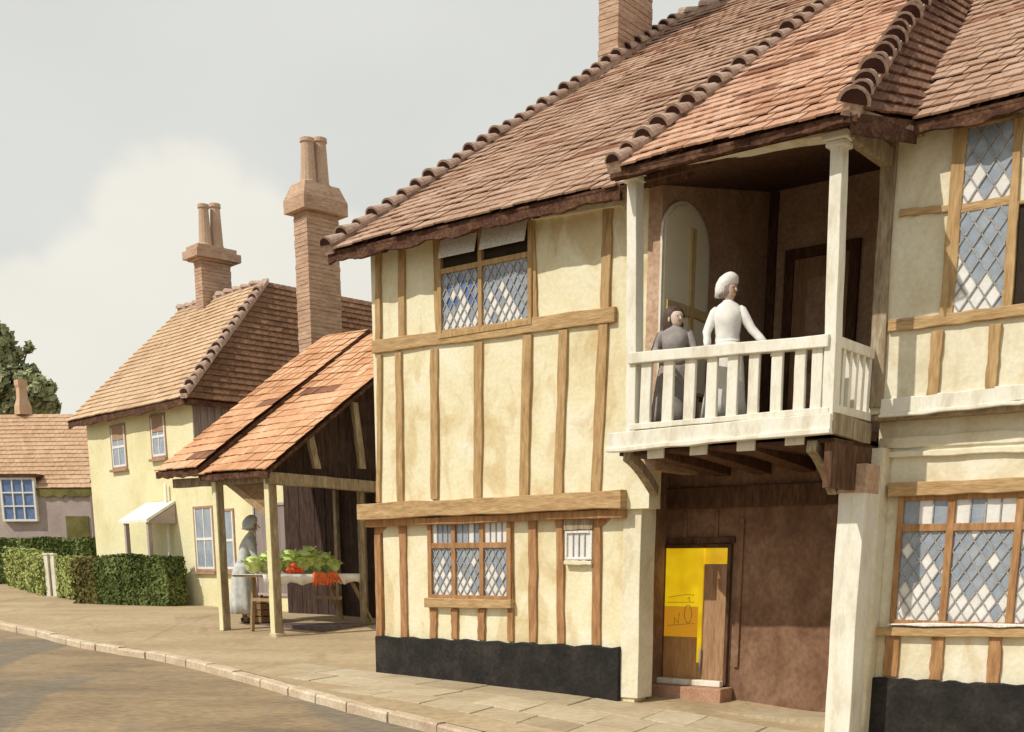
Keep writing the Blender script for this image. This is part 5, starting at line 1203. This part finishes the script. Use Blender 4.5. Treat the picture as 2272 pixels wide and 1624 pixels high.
    rings = [(L(0, 0, .93), .155, .125), (L(0, 0, 1.0), .145, .115), (L(0, 0, 1.08), .137, .108), (L(0, 0, 1.18), .155, .125), (L(0, .01, 1.27), .172, .135), (L(0, 0, 1.345), .175, .105), (L(0, 0, 1.40), .12, .08), (L(0, 0, 1.435), .066, .062), (L(0, 0, 1.45), .056, .056)]
    mb.loft([(c, ux*a, uy*b_) for c, a, b_ in rings], 20, cap=False)
    mb.build('bodice', cloth, t, smooth=True).modifiers.new('s', 'SOLIDIFY').thickness = -.006
    MB().loft([(L(0, 0, .985), ux*.152, uy*.124), (L(0, 0, 1.03), ux*.15, uy*.122)], 20).build('waistband', skirt, t, smooth=True)
    for s_ in 'RL':
        a, b_, c = J['sh'+s_][0], J['el'+s_][0], J['wr'+s_][0]
        MB().tube([a-(b_-a).normalized()*.05*k, a, a.lerp(b_, .5), b_, b_.lerp(c, .5), b_.lerp(c, .93)], [x*k*bulk for x in (.04, .064, .06, .052, .047, .04)], 14).build('sleeve', cloth, t, smooth=True)
    # skirt with folds
    mb = MB(); vs = []; sg = 36; zs_ = (1.0, .9, .75, .55, .35, .16); rs_ = (.145, .185, skirt_r*.88, skirt_r*.96, skirt_r*1.03, skirt_r*1.1)
    for z, r in zip(zs_, rs_):
        for i in range(sg):
            a = 2*pi*i/sg; rr2 = r*(1+(.09*sin(a*7+z*2)+.04*sin(a*13-z*3))*(1.05-z)); vs.append(L(cos(a)*rr2, sin(a)*rr2*.85, z))
    mb.add(vs, [(j*sg+i, j*sg+(i+1) % sg, (j+1)*sg+(i+1) % sg, (j+1)*sg+i) for j in range(len(zs_)-1) for i in range(sg)])
    mb.build('skirt', skirt, t, smooth=True).modifiers.new('s', 'SOLIDIFY').thickness = .008
    if apron:
        mb = MB(); vs = []
        for z, r in zip(zs_, rs_):
            for i in range(9): a = radians(90+(i-4)*12); vs.append(L(cos(a)*r*1.06, sin(a)*r*.85*1.07+.004, z))
        mb.add(vs, [(j*9+i, j*9+i+1, (j+1)*9+i+1, (j+1)*9+i) for j in range(len(zs_)-1) for i in range(8)])
        mb.build('apron', apron, t, smooth=True).modifiers.new('s', 'SOLIDIFY').thickness = .006
    for s_, sg_ in (('R', 1), ('L', -1)):
        a, b_ = J['an'+s_][0], J['to'+s_][0]
        MB().tube([a-f*.05*k-Z*.04*k, a-Z*.035*k, a.lerp(b_, .5)-Z*.005*k, b_+f*.03*k], [.03*k, .05*k, .046*k, .03*k], 10).build('shoe', shoes, t, smooth=True)
    # hair or cap
    if hair == 'bob':
        mb = MB(); hb = hc-fc*.048*kh
        L2 = []
        for z, r in ((-.13, .085), (-.09, .105), (-.02, .112), (.05, .112), (.10, .095), (.135, .06), (.15, .02)): L2.append((hb+Z*z*kh-fc*(.02 if z < .05 else .0)*kh, fs_*r*1.06*kh, fc*(r-.016)*kh))
        mb.loft(L2, 18); mb.build('hair', 'hair', t, smooth=True)
    else:
        mb = MB(); hb = hc-fc*.042*kh
        L2 = [(hb+Z*z*kh, fs_*r*kh, fc*r*kh) for z, r in ((-.06, .075), (-.03, .1), (.03, .108), (.07, .104), (.115, .08), (.14, .04))]; mb.loft(L2, 18); mb.build('hair', hairm, t, smooth=True)
        mb = MB(); L2 = []; j0 = R.random()*6
        for z, r in ((-.03, .106), (-.02, .118), (.01, .112), (.05, .124), (.10, .118), (.14, .085), (.165, .05), (.175, .015)):
            L2.append((hc+Z*(z+.012)*kh-fc*(.045+.25*max(0, .06-z)*(z > -.03))*kh+fs_*.006*sin(z*60)*kh, (fs_-Z*.12)*r*kh, (fc+Z*.28)*r*1.02*kh))
        mb.loft(L2, 20); mb.build('cap', cap or 'cloth_white', t, smooth=True)
    return t
# standing woman in white behind the rail
zfl = zf-.004
pw = BW+.36; a_, _ = F.hit(1616, 690, pw); hz_ = F.hit(1625, 612, pw)[1]; H_ = (hz_-zfl)/1.0; print('standing H', H_)
railz = F.hit(1600, 772, BW)[1]
f1 = (F.e*.35-F.w*.95).normalized(); fa = (F.e*.9-F.w*.3).normalized(); hgt1 = min(1.85, H_-.02)
k1 = hgt1/1.7; rl_ = (railz-zfl+.03)/k1
person(F.P(a_, pw, zfl), f1, hgt1, 'standing woman in white cap and white blouse leaning on the balcony rail', [[(.24, .06, 1.12), (.20, .22, rl_)], [(-.29, .02, 1.13), (-.50, .16, rl_)]], lean=.08, face=fa, hs=1.08, bulk=.97, hairm='cloth_grey')
# girl with dark hair
pw = BW+.36; a_, _ = F.hit(1497, 760, pw); h2 = F.hit(1498, 676, pw)[1]-zfl; print('girl H', h2)
h2 = min(1.75, h2); k2 = h2/1.72; rl2 = (railz-zfl+.03)/k2
f2 = (F.e*.45-F.w*.9).normalized(); fa2 = (F.e*.82-F.w*.5).normalized()
person(F.P(a_, pw, zfl), f2, h2/1.0*.985, 'girl with a dark bob and grey dress beside the arch on the balcony', [[(.24, .06, 1.12), (.12, .22, min(rl2, 1.3))], [(-.24, .04, 1.12), (-.2, .22, min(rl2, 1.3))]], cloth='cloth_grey', skirt='cloth_grey', hair='bob', face_m='skin_pale', face=fa2, lean=.02, hs=1.3, bulk=1.15)
# chair beside the girl
ca, cw = sB0+.3, pw+.42
CHR = thing('chair', F.P(ca, cw, zfl), 'small wooden chair on the balcony left of the dark haired girl', 'chair')
MB().fbox(F, ca-.2, ca+.2, cw-.2, cw+.2, zfl+.42, zfl+.46).build('seat', 'grey_wood', CHR, bevel=.01)
for i in (-1, 1):
    for j in (-1, 1): MB().tube([F.P(ca+i*.17, cw+j*.17, zfl), F.P(ca+i*.16, cw+j*.16, zfl+.42)], .018, 8).build('leg', 'grey_wood', CHR)
MB().tube([F.P(ca-.19, cw+.18, zfl+.46), F.P(ca-.2, cw+.2, zfl+.85), F.P(ca-.12, cw+.21, zfl+.98), F.P(ca+.12, cw+.21, zfl+.98), F.P(ca+.2, cw+.2, zfl+.85), F.P(ca+.19, cw+.18, zfl+.46)], .016, 8).build('backrest', 'grey_wood', CHR, smooth=True)
# stallholder
ws_ = w0T-.38; aS_ = aT
P_ = at(543, 1350, 22.9); P_.z = hz(22.9); print('stallholder', P_, SF.loc(P_), 'table start', w0T)
la_, lw2, _ = SF.loc(P_)
f3 = (SF.w*.75+SF.e*.55).normalized()
h3 = (at(548, 1160, P_.y).z-P_.z); print('stallholder H', h3); k3 = h3/1.7
tz_ = (zT-P_.z)/k3+.06
person(P_, f3, h3*1.05, 'stallholder in a pale grey coat and apron bending over the green vegetables', [[(.24, .16, 1.05), (.18, .48, max(.8, tz_))], [(-.26, .18, 1.05), (-.16, .5, max(.8, tz_))]], lean=.28, cloth='cloth_blue', skirt='cloth_blue', apron='cloth_white', cap='cloth_blue', skirt_r=.25, hairm='cloth_grey')
# ================================================================== SKY + SUN
az = (-.80, -.42); el = radians(46); nrm_ = math.hypot(*az); S = Vector((az[0]/nrm_*cos(el), az[1]/nrm_*cos(el), sin(el)))
sd_ = bpy.data.lights.new('sun', 'SUN'); so = bpy.data.objects.new('sun', sd_); COL.objects.link(so); so.rotation_euler = S.to_track_quat('Z', 'Y').to_euler(); so.location = (0, 0, 30)
sd_.energy = 3.5; sd_.angle = radians(.6); sd_.color = (1, .93, .82)
W = bpy.data.worlds.new("World"); sc.world = W; W.use_nodes = True; nt = W.node_tree; N = nt.nodes; L = nt.links
bg = N['Background']; sky = N.new('ShaderNodeTexSky'); sky.sky_type = 'NISHITA'; sky.sun_disc = False; sky.sun_elevation = el; sky.sun_rotation = math.atan2(S.x, S.y)
tcw = N.new('ShaderNodeTexCoord'); nz = N.new('ShaderNodeTexNoise'); nz.inputs['Scale'].default_value = 5; nz.inputs['Detail'].default_value = 8; nz.inputs['Roughness'].default_value = .55
mpw = N.new('ShaderNodeMapping'); mpw.inputs['Scale'].default_value = (1, 1, 1.6); L.new(tcw.outputs['Generated'], mpw.inputs[0]); L.new(mpw.outputs[0], nz.inputs[0])
cur = None
def msk(x, y, rpx, soft=.09):
    global cur
    d = ray(x, y).normalized(); d2 = ray(x+rpx, y).normalized(); r = (d-d2).length
    vm = N.new('ShaderNodeVectorMath'); vm.operation = 'DISTANCE'; L.new(tcw.outputs['Generated'], vm.inputs[0]); vm.inputs[1].default_value = d
    ad = N.new('ShaderNodeMath'); ad.operation = 'MULTIPLY_ADD'; L.new(nz.outputs[0], ad.inputs[0]); ad.inputs[1].default_value = .075; L.new(vm.outputs['Value'], ad.inputs[2])
    mr = N.new('ShaderNodeMapRange'); mr.interpolation_type = 'SMOOTHSTEP'; mr.inputs[1].default_value = r+.0375+.008; mr.inputs[2].default_value = r*(1-soft)+.0375-.008; L.new(ad.outputs[0], mr.inputs[0])
    if cur is None: cur = mr.outputs[0]
    else:
        mx = N.new('ShaderNodeMath'); mx.operation = 'MAXIMUM'; L.new(cur, mx.inputs[0]); L.new(mr.outputs[0], mx.inputs[1]); cur = mx.outputs[0]
for a in ((330, 490, 115), (440, 510, 140), (560, 600, 170), (720, 640, 170), (860, 720, 200), (230, 640, 95), (300, 720, 210), (640, 780, 240), (60, 690, 100), (40, 820, 150), (180, 900, 260), (1000, 1000, 330), (1500, 1150, 500), (-300, 900, 420)): msk(*a)
hi = N.new('ShaderNodeMix'); hi.data_type = 'RGBA'; hi.inputs[6].default_value = (7.35, 7.4, 6.95, 1); hi.inputs[7].default_value = (8.7, 8.4, 7.5, 1); L.new(cur, hi.inputs[0])
# thin high haze varies softly
n2 = N.new('ShaderNodeTexNoise'); n2.inputs['Scale'].default_value = 2.2; n2.inputs['Detail'].default_value = 4; L.new(mpw.outputs[0], n2.inputs[0])
mr2 = N.new('ShaderNodeMapRange'); mr2.inputs[1].default_value = .3; mr2.inputs[2].default_value = .7; mr2.inputs[3].default_value = .92; mr2.inputs[4].default_value = 1.08; L.new(n2.outputs[0], mr2.inputs[0])
mm = N.new('ShaderNodeMix'); mm.data_type = 'RGBA'; mm.blend_type = 'MULTIPLY'; mm.inputs[0].default_value = 1; L.new(hi.outputs[2], mm.inputs[6]); L.new(mr2.outputs[0], mm.inputs[7])
mix = N.new('ShaderNodeMix'); mix.data_type = 'RGBA'; mix.inputs[0].default_value = .94; L.new(sky.outputs[0], mix.inputs[6]); L.new(mm.outputs[2], mix.inputs[7])
L.new(mix.outputs[2], bg.inputs[0]); bg.inputs[1].default_value = .1
sc.view_settings.view_transform = 'Standard'; sc.view_settings.look = 'None'; sc.view_settings.exposure = 0.0; sc.view_settings.gamma = 1
